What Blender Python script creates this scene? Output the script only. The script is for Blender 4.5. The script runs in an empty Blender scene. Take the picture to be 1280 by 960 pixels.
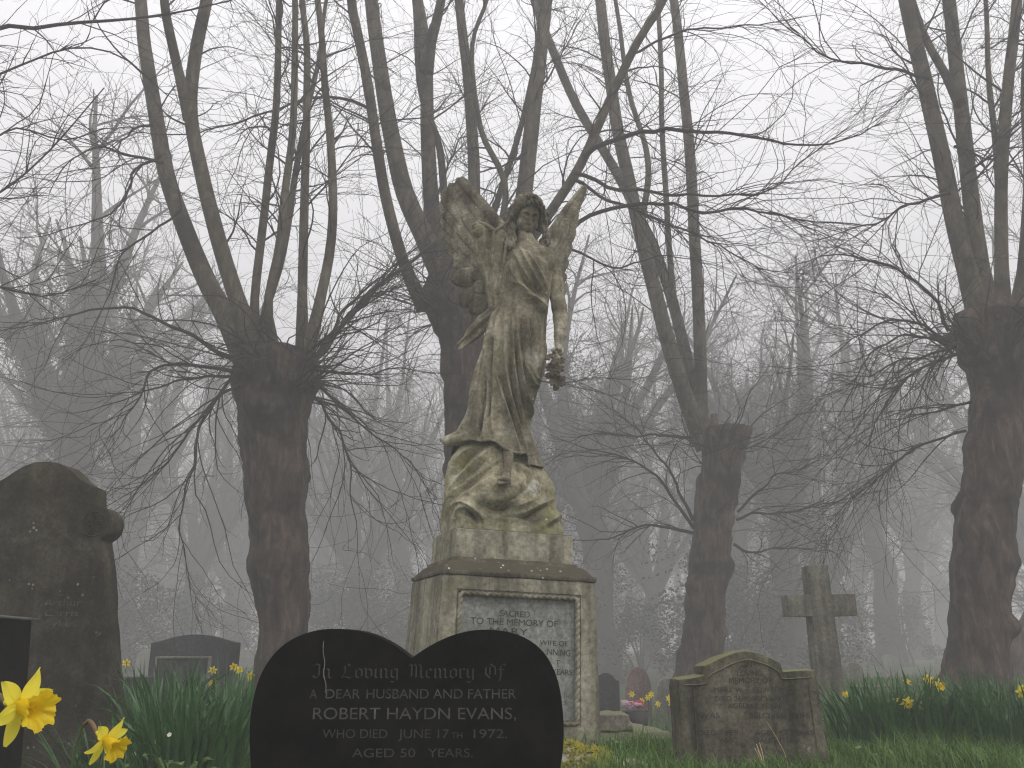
import bpy, bmesh, math, random
import numpy as np
from mathutils import Vector, Matrix
rng = np.random.default_rng(7)
random.seed(7)
SC = bpy.context.scene
COL = SC.collection
f32 = np.float32

# ------------------------------------------------------------------ camera
F_PX, H_CAM, PITCH = 1075.0, 0.55, math.atan(320 / 1075.0)
CP, SP = math.cos(PITCH), math.sin(PITCH)
cam_d = bpy.data.cameras.new('camera')
cam_d.sensor_fit = 'HORIZONTAL'
cam_d.angle = 2 * math.atan(640 / F_PX)
cam_d.clip_start, cam_d.clip_end = 0.05, 600
cam = bpy.data.objects.new('camera', cam_d)
COL.objects.link(cam)
cam.location = (0, 0, H_CAM)
cam.rotation_euler = (math.pi / 2 + PITCH, 0, 0)
SC.camera = cam


def ray(px, py):
    x, y = (px - 640) / F_PX, (480 - py) / F_PX
    return np.array([x, CP - y * SP, SP + y * CP])


def W(px, py, Y):
    """world point at distance Y in front of the viewpoint, seen in direction px, py"""
    d = ray(px, py)
    return np.array([0, 0, H_CAM]) + d * (Y / d[1])


def WR(px, py, Y, d):
    """as W, then moved d metres along the line of sight"""
    r = ray(px, py)
    return W(px, py, Y) + r / np.linalg.norm(r) * d


def mpp(py, Y):
    return Y / (ray(640, py)[1]) / F_PX


def project(V):
    r = V - np.array([0, 0, H_CAM])
    zc = r[:, 1] * CP + r[:, 2] * SP
    yc = -r[:, 1] * SP + r[:, 2] * CP
    return 640 + F_PX * r[:, 0] / zc, 480 - F_PX * yc / zc


# ------------------------------------------------------------------ scene graph helpers
WL = {}


def tag(o, label=None, cat=None, group=None, kind=None):
    for k, v in (('label', label), ('category', cat), ('group', group), ('kind', kind)):
        if v:
            o[k] = v
    return o


def empty(name, loc, label, cat, group=None):
    o = bpy.data.objects.new(name, None)
    COL.objects.link(o)
    o.location = loc
    o.empty_display_size = .1
    WL[o.name] = np.array(loc, float)
    return tag(o, label, cat, group)


def mesh_np(name, V, Fq=None, Ft=None, smooth=True):
    V = np.asarray(V, f32).reshape(-1, 3)
    me = bpy.data.meshes.new(name)
    parts = []
    if Fq is not None and len(Fq):
        parts.append(np.asarray(Fq, np.int32).reshape(-1, 4))
    if Ft is not None and len(Ft):
        parts.append(np.asarray(Ft, np.int32).reshape(-1, 3))
    li = np.concatenate([p.ravel() for p in parts])
    tot = np.concatenate([np.full(len(p), p.shape[1], np.int32) for p in parts])
    st = np.concatenate([[0], np.cumsum(tot)[:-1]]).astype(np.int32)
    me.vertices.add(len(V))
    me.vertices.foreach_set('co', V.ravel())
    me.loops.add(len(li))
    me.loops.foreach_set('vertex_index', li)
    me.polygons.add(len(tot))
    me.polygons.foreach_set('loop_start', st)
    me.update(calc_edges=True)
    me.validate()
    if smooth:
        me.polygons.foreach_set('use_smooth', np.ones(len(me.polygons), bool))
    return me


def obj(name, me, mat, parent=None, off=True):
    o = bpy.data.objects.new(name, me)
    COL.objects.link(o)
    if mat is not None and not me.materials:
        me.materials.append(mat)
    if parent is not None:
        o.parent = parent
        if off:
            w = WL.get(parent.name, np.zeros(3))
            n = len(me.vertices)
            a = np.empty(n * 3, f32)
            me.vertices.foreach_get('co', a)
            a = (a.reshape(-1, 3) - w.astype(f32))
            me.vertices.foreach_set('co', a.ravel())
            me.update()
            WL[o.name] = w
    return o


def recentre(o, loc):
    """a one-mesh thing built in world coordinates: put its origin at loc"""
    me = o.data
    a = np.empty(len(me.vertices) * 3, f32)
    me.vertices.foreach_get('co', a)
    a = a.reshape(-1, 3) - np.asarray(loc, f32)
    me.vertices.foreach_set('co', a.ravel())
    me.update()
    o.location = loc
    WL[o.name] = np.array(loc, float)
    return o


class MB:
    """collects vertices and faces for ONE mesh"""
    def __init__(s):
        s.V, s.Q, s.T, s.n = [], [], [], 0

    def add(s, V, Q=None, T=None):
        V = np.asarray(V, float).reshape(-1, 3)
        s.V.append(V)
        if Q is not None and len(Q):
            s.Q.append(np.asarray(Q).reshape(-1, 4) + s.n)
        if T is not None and len(T):
            s.T.append(np.asarray(T).reshape(-1, 3) + s.n)
        s.n += len(V)

    def mesh(s, name, smooth=True):
        return mesh_np(name, np.concatenate(s.V), np.concatenate(s.Q) if s.Q else None,
                       np.concatenate(s.T) if s.T else None, smooth)


# ------------------------------------------------------------------ noise
def _hash(ix, iy, iz, seed):
    h = (ix * 374761393 + iy * 668265263 + iz * 2147483647 + seed * 974634777).astype(np.int64)
    h = (h ^ (h >> 13)) * 1274126177
    h = h & 0x7fffffff
    h = (h ^ (h >> 16)) * 668265263
    return ((h & 0xffffff) / float(0xffffff)) * 2 - 1


def vnoise(P, scale=1.0, seed=0, octv=1):
    P = np.asarray(P, float) * scale
    out, amp, tot = 0, 1.0, 0
    for o in range(octv):
        i = np.floor(P).astype(np.int64)
        f = P - i
        u = f * f * (3 - 2 * f)
        r = 0
        for dx in (0, 1):
            wx = u[..., 0] if dx else 1 - u[..., 0]
            for dy in (0, 1):
                wy = u[..., 1] if dy else 1 - u[..., 1]
                for dz in (0, 1):
                    wz = u[..., 2] if dz else 1 - u[..., 2]
                    r = r + wx * wy * wz * _hash(i[..., 0] + dx, i[..., 1] + dy, i[..., 2] + dz, seed + o * 17)
        out = out + amp * r
        tot += amp
        amp *= .5
        P = P * 2.03 + 5.1
    return out / tot


def sstep(a, b, x):
    t = np.clip((x - a) / (b - a), 0, 1)
    return t * t * (3 - 2 * t)


# ------------------------------------------------------------------ materials
def new_mat(name):
    m = bpy.data.materials.new(name)
    m.use_nodes = True
    nt = m.node_tree
    for n in list(nt.nodes):
        nt.nodes.remove(n)
    out = nt.nodes.new('ShaderNodeOutputMaterial')
    b = nt.nodes.new('ShaderNodeBsdfPrincipled')
    nt.links.new(b.outputs[0], out.inputs[0])
    return m, nt, b


def _noise(nt, vec, scale, detail=6, rough=.6, dist=0):
    n = nt.nodes.new('ShaderNodeTexNoise')
    n.inputs['Scale'].default_value = scale
    n.inputs['Detail'].default_value = detail
    n.inputs['Roughness'].default_value = rough
    n.inputs['Distortion'].default_value = dist
    nt.links.new(vec, n.inputs['Vector'])
    return n.outputs['Fac']


def _ramp(nt, fac, stops):
    r = nt.nodes.new('ShaderNodeValToRGB')
    e = r.color_ramp.elements
    while len(e) < len(stops):
        e.new(.5)
    for i, (p, c) in enumerate(stops):
        e[i].position = p
        e[i].color = (c, c, c, 1) if isinstance(c, (int, float)) else (*c, 1)
    nt.links.new(fac, r.inputs[0])
    return r.outputs[0]


def _mix(nt, fac, a, b, mode='MIX'):
    m = nt.nodes.new('ShaderNodeMix')
    m.data_type = 'RGBA'
    m.blend_type = mode
    for i, v in ((0, fac), (6, a), (7, b)):
        if isinstance(v, (int, float)):
            m.inputs[i].default_value = v
        elif isinstance(v, tuple):
            m.inputs[i].default_value = (*v, 1)
        else:
            nt.links.new(v, m.inputs[i])
    return m.outputs[2]


def _coord(nt, stretch=None):
    tc = nt.nodes.new('ShaderNodeTexCoord')
    if stretch is None:
        return tc.outputs['Object']
    mp = nt.nodes.new('ShaderNodeMapping')
    mp.inputs['Scale'].default_value = stretch
    nt.links.new(tc.outputs['Object'], mp.inputs['Vector'])
    return mp.outputs[0]


def _bump(nt, b, h, strength=.5, dist=.01):
    bp = nt.nodes.new('ShaderNodeBump')
    bp.inputs['Strength'].default_value = strength
    bp.inputs['Distance'].default_value = dist
    nt.links.new(h, bp.inputs['Height'])
    nt.links.new(bp.outputs[0], b.inputs['Normal'])


def stone_mat(name, dark, mid, light, scale=5, lichen=None, lichen_amt=.62, streak=.5, moss=None, moss_amt=.6,
              rough=.9, bump=.5, bdist=.006, patch=None, topmoss=None):
    m, nt, b = new_mat(name)
    v = _coord(nt)
    n1 = _noise(nt, v, scale, 8, .65, .4)
    c = _ramp(nt, n1, [(.28, dark), (.5, mid), (.72, light)])
    vs = _coord(nt, (9, 9, .9))
    n2 = _noise(nt, vs, 1.0, 5, .6, .2)
    s = _ramp(nt, n2, [(.42, 0.0), (.62, 1.0)])
    c = _mix(nt, streak, c, _mix(nt, s, c, tuple(.45 * x for x in dark)), 'MIX')
    n3 = _noise(nt, v, scale * 9, 4, .7)
    c = _mix(nt, .9, c, _ramp(nt, n3, [(.28, .22), (.72, .78)]), 'OVERLAY')
    if moss:
        n4 = _noise(nt, v, scale * .6, 6, .7, .3)
        c = _mix(nt, _ramp(nt, n4, [(moss_amt - .06, 0.0), (moss_amt + .1, .85)]), c, moss)
    if topmoss:
        g = nt.nodes.new('ShaderNodeNewGeometry')
        sx = nt.nodes.new('ShaderNodeSeparateXYZ')
        nt.links.new(g.outputs['Normal'], sx.inputs[0])
        ma = nt.nodes.new('ShaderNodeMath')
        ma.operation = 'MULTIPLY_ADD'
        nt.links.new(_noise(nt, v, 14, 5, .7), ma.inputs[0])
        ma.inputs[1].default_value = .8
        nt.links.new(sx.outputs[2], ma.inputs[2])
        c = _mix(nt, _ramp(nt, ma.outputs[0], [(.75, 0.0), (1.0, .9)]), c, topmoss)
    if lichen:
        vo = nt.nodes.new('ShaderNodeTexVoronoi')
        vo.inputs['Scale'].default_value = scale * 6
        nt.links.new(v, vo.inputs['Vector'])
        spot = _ramp(nt, vo.outputs['Distance'], [(.16, 1.0), (.26, 0.0)])
        gate = _ramp(nt, _noise(nt, v, scale * 1.3, 3, .5), [(lichen_amt - .02, 0.0), (lichen_amt + .06, 1.0)])
        c = _mix(nt, _mix(nt, 1.0, spot, gate, 'MULTIPLY'), c, lichen)
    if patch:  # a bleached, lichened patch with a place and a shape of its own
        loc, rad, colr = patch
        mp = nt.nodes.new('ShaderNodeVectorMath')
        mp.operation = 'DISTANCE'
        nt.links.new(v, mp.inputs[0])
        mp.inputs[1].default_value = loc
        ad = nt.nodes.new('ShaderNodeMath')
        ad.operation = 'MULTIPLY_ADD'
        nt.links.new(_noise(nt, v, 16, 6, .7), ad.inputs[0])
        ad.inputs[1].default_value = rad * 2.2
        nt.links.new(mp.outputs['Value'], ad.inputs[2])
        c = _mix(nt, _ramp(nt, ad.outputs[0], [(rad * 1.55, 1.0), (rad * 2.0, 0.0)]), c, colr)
    nt.links.new(c, b.inputs['Base Color'])
    b.inputs['Roughness'].default_value = rough
    b.inputs['Specular IOR Level'].default_value = .12
    h = _mix(nt, .5, n1, n3)
    _bump(nt, b, h, bump, bdist)
    return m


def plain_mat(name, c1, c2, scale=8, rough=.7, bump=.3, bdist=.004, stretch=None, spec=.3, transl=None, objvar=False):
    m, nt, b = new_mat(name)
    v = _coord(nt, stretch)
    n = _noise(nt, v, scale, 6, .65)
    c = _ramp(nt, n, [(.3, c1), (.7, c2)])
    nt.links.new(c, b.inputs['Base Color'])
    b.inputs['Roughness'].default_value = rough
    b.inputs['Specular IOR Level'].default_value = spec
    if bump:
        _bump(nt, b, n, bump, bdist)
    if transl:
        out = [x for x in nt.nodes if x.type == 'OUTPUT_MATERIAL'][0]
        t = nt.nodes.new('ShaderNodeBsdfTranslucent')
        nt.links.new(c, t.inputs[0])
        mx = nt.nodes.new('ShaderNodeMixShader')
        mx.inputs[0].default_value = transl
        nt.links.new(b.outputs[0], mx.inputs[1])
        nt.links.new(t.outputs[0], mx.inputs[2])
        nt.links.new(mx.outputs[0], out.inputs[0])
    return m


M = {}
M['statue'] = stone_mat('statue_stone', (.075, .064, .042), (.27, .24, .165), (.54, .51, .41), 5.0, (.58, .58, .5), .64, .6,
                        moss=(.17, .165, .075), moss_amt=.6, bump=.55, bdist=.006)
M['hair'] = stone_mat('sooty_hair_stone', (.06, .05, .038), (.16, .14, .10), (.28, .26, .20), 9, None, .6, .6, bump=.6)
M['wing'] = stone_mat('wing_stone', (.065, .053, .038), (.19, .17, .12), (.38, .36, .29), 8, (.5, .5, .43), .62, .8, bump=.6)
M['pedestal'] = stone_mat('pedestal_stone', (.16, .145, .105), (.30, .28, .21), (.40, .38, .295), 4, (.5, .5, .42), .64, .7,
                          moss=(.16, .16, .08), moss_amt=.64, bump=.45, topmoss=(.075, .068, .042))
M['cornice'] = stone_mat('cornice_stone', (.055, .047, .035), (.15, .135, .10), (.24, .22, .165), 6, (.55, .55, .5), .56, .5, bump=.7,
                          topmoss=(.07, .06, .04))
M['panel'] = stone_mat('panel_marble', (.17, .175, .155), (.29, .295, .27), (.37, .375, .35), 5, None, .7, .5, bump=.15, rough=.7)
M['old'] = stone_mat('old_gravestone', (.016, .013, .009), (.05, .042, .029), (.105, .094, .07), 5.5, (.40, .40, .36), .64, .45,
                     bump=.8, bdist=.01)
M['mossy'] = stone_mat('mossy_gravestone', (.055, .047, .033), (.125, .112, .082), (.19, .175, .13), 6, (.30, .30, .25), .66, .7,
                       moss=(.12, .11, .02), moss_amt=.72, bump=.8, bdist=.008, topmoss=(.16, .16, .075))
M['cross'] = stone_mat('cross_stone', (.065, .058, .043), (.15, .138, .105), (.23, .215, .17), 4, (.33, .33, .28), .7, .6, bump=.6)
M['slab'] = stone_mat('tomb_stone', (.07, .062, .046), (.16, .145, .115), (.26, .24, .20), 5, (.35, .35, .3), .6, .4, bump=.8,
                      topmoss=(.17, .16, .105))
M['rock'] = stone_mat('rock_stone', (.15, .13, .095), (.28, .255, .2), (.38, .35, .29), 7, (.42, .42, .36), .6, .3, bump=.8)
M['pink'] = stone_mat('pink_stone', (.16, .10, .085), (.25, .165, .14), (.3, .21, .18), 4, None, .6, .4)
M['greystone'] = stone_mat('grey_stone', (.12, .12, .10), (.2, .2, .165), (.27, .27, .22), 4, None, .6, .4)
M['slate'] = stone_mat('dark_slate', (.03, .03, .032), (.05, .05, .052), (.075, .075, .075), 4, None, .6, .3, rough=.6)
M['granite'] = plain_mat('black_granite', (.0015, .0013, .0013), (.011, .010, .0092), 16, .62, .08, .001, spec=.035)
M['granite_edge'] = plain_mat('sawn_granite_edge', (.05, .05, .048), (.10, .10, .095), 60, .7, .3, .002)
M['carved'] = plain_mat('worn_lettering', (.022, .021, .02), (.125, .12, .112), 34, .8, .2, .001)
M['carved_faint'] = plain_mat('faint_lettering', (.022, .021, .02), (.07, .067, .062), 20, .8, .2, .001)
M['leadtext'] = plain_mat('lead_letters', (.02, .02, .018), (.06, .06, .052), 30, .8, .2, .001)
M['blacktext'] = plain_mat('black_letters', (.012, .011, .009), (.055, .048, .038), 26, .85, .2, .001)
M['oldtext'] = plain_mat('weathered_letters', (.03, .027, .02), (.12, .112, .09), 30, .9, .2, .001)
M['streak'] = plain_mat('snail_trail', (.03, .03, .03), (.32, .31, .30), 40, .5, .2, .001)
M['bark'] = None
def bark_mat(name, c1, c2, c3, vs=(9, 9, 2.2)):
    m, nt, b = new_mat(name)
    v = _coord(nt)
    n1 = _noise(nt, _coord(nt, vs), 1.2, 8, .7, .6)
    n2 = _noise(nt, v, 1.7, 5, .6, .3)
    c = _ramp(nt, n1, [(.3, c1), (.5, c2), (.72, c3)])
    c = _mix(nt, _ramp(nt, n2, [(.48, 0.0), (.62, .75)]), c, (c1[0] * .7, c1[1] * .7, c1[2] * .65))
    nt.links.new(c, b.inputs['Base Color'])
    b.inputs['Roughness'].default_value = .92
    b.inputs['Specular IOR Level'].default_value = .15
    _bump(nt, b, n1, .9, .03)
    return m
M['bark'] = bark_mat('pollard_bark', (.008, .005, .0035), (.060, .041, .030), (.175, .125, .092))
M['limb'] = bark_mat('limb_bark', (.035, .028, .019), (.095, .08, .056), (.17, .15, .108), (12, 12, 3))
M['twig'] = plain_mat('twig_bark', (.014, .011, .009), (.036, .029, .023), 5, .9, 0, .001)
M['far_bark'] = plain_mat('distant_bark', (.045, .038, .032), (.075, .065, .055), 3, .95, 0, .001)
M['ivy'] = plain_mat('ivy_leaf', (.02, .03, .014), (.04, .055, .024), 3, .55, 0, .001)
M['shrub'] = plain_mat('shrub_leaf', (.025, .033, .016), (.055, .065, .03), 2, .6, 0, .001)
M['leaf'] = plain_mat('daffodil_leaf', (.024, .070, .022), (.075, .17, .055), 9, .4, 0, .001, spec=.4, transl=.18)
M['palestem'] = plain_mat('stem_green', (.05, .085, .035), (.09, .13, .06), 9, .5, 0, .001)
M['spathe'] = plain_mat('papery_sheath', (.10, .065, .035), (.22, .15, .085), 60, .8, .2, .001)
M['petal'] = plain_mat('yellow_petal', (.93, .80, .05), (.96, .88, .14), 30, .5, .15, .001, transl=.35)
M['trumpet'] = plain_mat('yellow_trumpet', (.86, .60, .012), (.92, .70, .03), 40, .5, .2, .001, transl=.35)
M['white_petal'] = plain_mat('cream_petal', (.6, .6, .42), (.75, .74, .6), 20, .6, 0, .001, transl=.25)
M['pink_petal'] = plain_mat('pink_petal', (.6, .06, .13), (.75, .2, .28), 20, .6, 0, .001, transl=.2)
M['pale_pink'] = plain_mat('pale_pink_petal', (.72, .55, .66), (.82, .72, .8), 20, .6, 0, .001, transl=.2)
M['grass'] = plain_mat('grass_blade', (.05, .11, .016), (.13, .23, .045), 1.6, .5, 0, .001, transl=.25)
M['straw'] = plain_mat('dry_grass', (.30, .23, .11), (.45, .36, .2), 9, .8, 0, .001)
M['weed'] = plain_mat('weed_leaf', (.07, .13, .035), (.19, .27, .09), 20, .5, 0, .001, transl=.2)
M['moss'] = plain_mat('yellow_moss', (.12, .12, .012), (.30, .27, .03), 30, .95, .4, .004)
M['pot'] = plain_mat('dark_pot', (.02, .02, .02), (.045, .04, .04), 12, .6, .1, .002)


def ground_mat():
    m, nt, b = new_mat('cemetery_ground')
    v = _coord(nt)
    n1 = _noise(nt, v, .35, 6, .6)
    n2 = _noise(nt, v, 9, 6, .7)
    c = _ramp(nt, n1, [(.3, (.035, .05, .02)), (.55, (.055, .078, .028)), (.75, (.09, .09, .05))])
    c = _mix(nt, .6, c, _ramp(nt, n2, [(.25, .3), (.75, .75)]), 'OVERLAY')
    nt.links.new(c, b.inputs['Base Color'])
    b.inputs['Roughness'].default_value = .95
    b.inputs['Specular IOR Level'].default_value = .1
    _bump(nt, b, n2, .9, .05)
    return m
M['ground'] = ground_mat()


# ------------------------------------------------------------------ tubes and branches
def tubes(P, R, sides=3, cap=False, flat=None):
    """P (B,n,3), R (B,n) -> V, Q of tapered tubes"""
    P = np.asarray(P, float)
    R = np.asarray(R, float)
    B, n, _ = P.shape
    T = np.gradient(P, axis=1)
    T /= np.linalg.norm(T, axis=2, keepdims=True) + 1e-9
    mean = P[:, -1] - P[:, 0]
    ref = np.where(np.abs(mean[:, 2:3]) > .8 * np.linalg.norm(mean, axis=1, keepdims=True),
                   np.array([[1., 0.13, 0]]), np.array([[0.07, 0.1, 1.]]))[:, None, :]
    U = np.cross(T, np.broadcast_to(ref, T.shape))
    U /= np.linalg.norm(U, axis=2, keepdims=True) + 1e-9
    Vv = np.cross(T, U)
    a = np.arange(sides) / sides * 2 * np.pi
    ring = (U[:, :, None, :] * np.cos(a)[None, None, :, None] + Vv[:, :, None, :] * np.sin(a)[None, None, :, None])
    V = P[:, :, None, :] + ring * R[:, :, None, None]
    V = V.reshape(-1, 3)
    b = np.arange(B)[:, None, None] * n * sides
    i = np.arange(n - 1)[None, :, None] * sides
    s = np.arange(sides)[None, None, :]
    s2 = (s + 1) % sides
    Q = np.stack([b + i + s, b + i + s2, b + i + sides + s2, b + i + sides + s], -1).reshape(-1, 4)
    return V, Q


def resample(pts, n):
    pts = np.asarray(pts, float)
    if len(pts) > 2:  # Catmull-Rom
        p = np.vstack([2 * pts[0] - pts[1], pts, 2 * pts[-1] - pts[-2]])
        out = []
        for i in range(1, len(p) - 2):
            t = np.linspace(0, 1, 12, endpoint=False)[:, None]
            a, b_, c, d = p[i - 1], p[i], p[i + 1], p[i + 2]
            out.append(.5 * (2 * b_ + (c - a) * t + (2 * a - 5 * b_ + 4 * c - d) * t ** 2 + (3 * b_ - a - 3 * c + d) * t ** 3))
        pts = np.vstack(out + [p[-2:-1]])
    s = np.concatenate([[0], np.cumsum(np.linalg.norm(np.diff(pts, axis=0), axis=1))])
    u = np.linspace(0, s[-1], n)
    return np.stack([np.interp(u, s, pts[:, k]) for k in range(pts.shape[1])], 1)


def sprout(P, R, count, L, spread=(.5, 1.2), wig=.2, grav=0., r=(.006, .0015), n=7, t=(.2, 1.), up=0., rfac=.7, bias=None, wl=True, flat=1.):
    """grow count side branches from the branches P (N,n,3)"""
    N, m, _ = P.shape
    ln = np.linalg.norm(np.diff(P, axis=1), axis=2).sum(1)
    w = ln / ln.sum() if wl else np.full(N, 1 / N)
    k = rng.choice(N, count, p=w)
    u = rng.uniform(t[0], t[1], count) * (m - 1)
    i = np.minimum(u.astype(int), m - 2)
    fr = (u - i)[:, None]
    p0 = P[k, i] * (1 - fr) + P[k, i + 1] * fr
    r0 = R[k, i] * (1 - fr[:, 0]) + R[k, i + 1] * fr[:, 0]
    T = P[k, i + 1] - P[k, i]
    T /= np.linalg.norm(T, axis=1, keepdims=True) + 1e-9
    q = rng.normal(size=(count, 3))
    if bias is not None:
        q += np.array(bias)
    q[:, 2] *= flat
    q -= (q * T).sum(1, keepdims=True) * T
    q /= np.linalg.norm(q, axis=1, keepdims=True) + 1e-9
    an = rng.uniform(spread[0], spread[1], count)[:, None]
    d = T * np.cos(an) + q * np.sin(an)
    d[:, 2] += up
    d /= np.linalg.norm(d, axis=1, keepdims=True)
    length = rng.uniform(L[0], L[1], count) * rng.uniform(.6, 1, count)
    step = (length / (n - 1))[:, None]
    out = [p0]
    curl = rng.normal(size=(count, 3)) * wig * .35
    for s in range(n - 1):
        d = d + rng.normal(size=(count, 3)) * wig * .8 + curl
        d[:, 2] += grav
        d /= np.linalg.norm(d, axis=1, keepdims=True)
        out.append(out[-1] + d * step)
    ra = np.minimum(r0 * rfac, r[0] * rng.uniform(.7, 1.2, count))
    ra = np.maximum(ra, r[1])
    f = np.linspace(0, 1, n)[None]
    return np.stack(out, 1), ra[:, None] * (1 - f) + r[1] * f


def spin(profile, cx, cy, nth=64, nz=120, rough=.06, seed=0, flare=0.):
    """trunk: profile rows (z, x_centre, y_centre, radius)"""
    p = resample(np.array(profile, float), nz)
    th = np.linspace(0, 2 * np.pi, nth, endpoint=False)
    c, s = np.cos(th), np.sin(th)
    r = p[:, 3:4] * np.ones((1, nth))
    X = p[:, 1:2] + r * c
    Yv = p[:, 2:3] + r * s
    Z = p[:, 0:1] + 0 * r
    P0 = np.stack([X, Yv, Z], -1)
    R0 = p[:, 3:4]
    n = vnoise(P0, 1.6, seed, 2) * .10 + vnoise(P0, 4.5, seed + 3, 2) * .085
    n += np.clip(vnoise(P0, 3.0, seed + 9, 1) - .25, 0, 1) * .35
    st = P0.copy()
    st[..., 2] *= .25
    n += (np.abs(vnoise(st, 14, seed + 5, 2)) - .3) * .07
    n *= R0 * rough / .06
    X += n * c
    Yv += n * s
    V = np.stack([X, Yv, Z], -1).reshape(-1, 3)
    i = np.arange(nz - 1)[:, None] * nth
    j = np.arange(nth)[None]
    j2 = (j + 1) % nth
    Q = np.stack([i + j, i + j2, i + nth + j2, i + nth + j], -1).reshape(-1, 4)
    # top cap
    top = (nz - 1) * nth
    V = np.vstack([V, V[top:top + nth].mean(0) + [0, 0, .02]])
    T = np.stack([top + np.arange(nth), top + (np.arange(nth) + 1) % nth, np.full(nth, len(V) - 1)], -1)
    return V, Q, T


# ------------------------------------------------------------------ signed distance sculpting
class SDF:
    def __init__(s, lo, hi, h):
        s.lo, s.h = np.array(lo, float), h
        s.n = np.ceil((np.array(hi) - s.lo) / h).astype(int) + 1
        s.F = np.full(s.n, 1.0, f32)

    def blk(s, lo, hi):
        a = np.clip(np.floor((lo - s.lo) / s.h).astype(int), 0, s.n - 1)
        b = np.clip(np.ceil((hi - s.lo) / s.h).astype(int) + 1, 1, s.n)
        if np.any(b <= a):
            return None, None
        g = np.meshgrid(*[s.lo[k] + np.arange(a[k], b[k]) * s.h for k in range(3)], indexing='ij')
        return (slice(a[0], b[0]), slice(a[1], b[1]), slice(a[2], b[2])), np.stack(g, -1)

    def put(s, sl, d, k, op):
        A = s.F[sl]
        if op == 'sub':
            hh = np.clip(.5 - .5 * (A + d) / k, 0, 1)
            s.F[sl] = A * (1 - hh) - d * hh + k * hh * (1 - hh)
        else:
            hh = np.clip(.5 + .5 * (A - d) / k, 0, 1)
            s.F[sl] = A * (1 - hh) + d * hh - k * hh * (1 - hh)

    def cone(s, a, b, ra, rb, k=.01, flat=None, op='add'):
        a, b = np.array(a, float), np.array(b, float)
        R = max(ra, rb) + 2 * k + 2 * s.h
        sl, p = s.blk(np.minimum(a, b) - R, np.maximum(a, b) + R)
        if sl is None:
            return
        ba = b - a
        pa = p - a
        h = np.clip((pa @ ba) / (ba @ ba + 1e-12), 0, 1)
        q = pa - h[..., None] * ba
        fs = 1.0
        if flat is not None:
            nv, fs = np.array(flat[0], float), flat[1]
            nv = nv / np.linalg.norm(nv)
            q = q + (fs - 1) * (q @ nv)[..., None] * nv
        d = np.linalg.norm(q, axis=-1) - (ra + (rb - ra) * h)
        s.put(sl, d / (1 if fs < 1 else 1), k, op)

    def chain(s, pts, rs, k=.01, **kw):
        for i in range(len(pts) - 1):
            s.cone(pts[i], pts[i + 1], rs[i], rs[i + 1], k, **kw)

    def ell(s, c, r, ax=None, k=.01, op='add'):
        c, r = np.array(c, float), np.array(r, float)
        R = r.max() + 2 * k + 2 * s.h
        sl, p = s.blk(c - R, c + R)
        if sl is None:
            return
        q = p - c
        if ax is not None:
            q = q @ np.array(ax, float).T
        k0 = np.linalg.norm(q / r, axis=-1)
        k1 = np.linalg.norm(q / (r * r), axis=-1) + 1e-9
        s.put(sl, k0 * (k0 - 1) / k1, k, op)

    def warp(s, fn):
        g = np.meshgrid(*[s.lo[k] + np.arange(s.n[k]) * s.h for k in range(3)], indexing='ij')
        near = np.abs(s.F) < .06
        P = np.stack([x[near] for x in g], -1)
        s.F[near] += fn(P).astype(f32)

    def nets(s):
        F, h = s.F, s.h
        sg = F < 0
        nx, ny, nz = F.shape
        acc = np.zeros((nx - 1, ny - 1, nz - 1, 3), f32)
        cnt = np.zeros((nx - 1, ny - 1, nz - 1), f32)
        for ax in range(3):
            o = [k for k in range(3) if k != ax]
            for i in (0, 1):
                for j in (0, 1):
                    sa = [slice(0, -1)] * 3
                    sa[o[0]] = slice(i, F.shape[o[0]] - 1 + i)
                    sa[o[1]] = slice(j, F.shape[o[1]] - 1 + j)
                    sb = list(sa)
                    sb[ax] = slice(1, None)
                    A, Bv = F[tuple(sa)], F[tuple(sb)]
                    cr = (A < 0) != (Bv < 0)
                    t = np.where(cr, A / np.where(cr, A - Bv, 1), 0)
                    cnt += cr
                    acc[..., ax] += t
                    acc[..., o[0]] += cr * i
                    acc[..., o[1]] += cr * j
        act = cnt > 0
        idx = np.full(act.shape, -1, np.int64)
        idx[act] = np.arange(act.sum())
        ii = np.argwhere(act)
        V = s.lo + (ii + acc[act] / cnt[act][:, None]) * h
        Qs = []
        for ax in range(3):
            sa = [slice(1, -1)] * 3
            sb = [slice(1, -1)] * 3
            sa[ax] = slice(0, -1)
            sb[ax] = slice(1, None)
            A, Bv = sg[tuple(sa)], sg[tuple(sb)]
            e = np.argwhere(A != Bv)
            fl = A[A != Bv]
            base = e.copy()
            for k in range(3):
                if k != ax:
                    base[:, k] += 1
            u, v = [(1, 2), (2, 0), (0, 1)][ax]
            q = []
            for du, dv in ((-1, -1), (0, -1), (0, 0), (-1, 0)):
                c = base.copy()
                c[:, u] += du
                c[:, v] += dv
                q.append(idx[c[:, 0], c[:, 1], c[:, 2]])
            q = np.stack(q, 1)
            q[~fl] = q[~fl][:, ::-1]
            Qs.append(q)
        return V, np.concatenate(Qs)


# ------------------------------------------------------------------ lettering
def glyph_mesh(txt):
    cu = bpy.data.curves.new('t', 'FONT')
    cu.body = txt
    cu.size = 1
    o = bpy.data.objects.new('t', cu)
    COL.objects.link(o)
    dg = bpy.context.evaluated_depsgraph_get()
    me = o.evaluated_get(dg).to_mesh()
    V = np.array([v.co[:] for v in me.vertices])
    T = []
    for p in me.polygons:
        vs = list(p.vertices)
        for i in range(1, len(vs) - 1):
            T.append((vs[0], vs[i], vs[i + 1]))
    o.evaluated_get(dg).to_mesh_clear()
    bpy.data.objects.remove(o)
    bpy.data.curves.remove(cu)
    return V, np.array(T)


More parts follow.
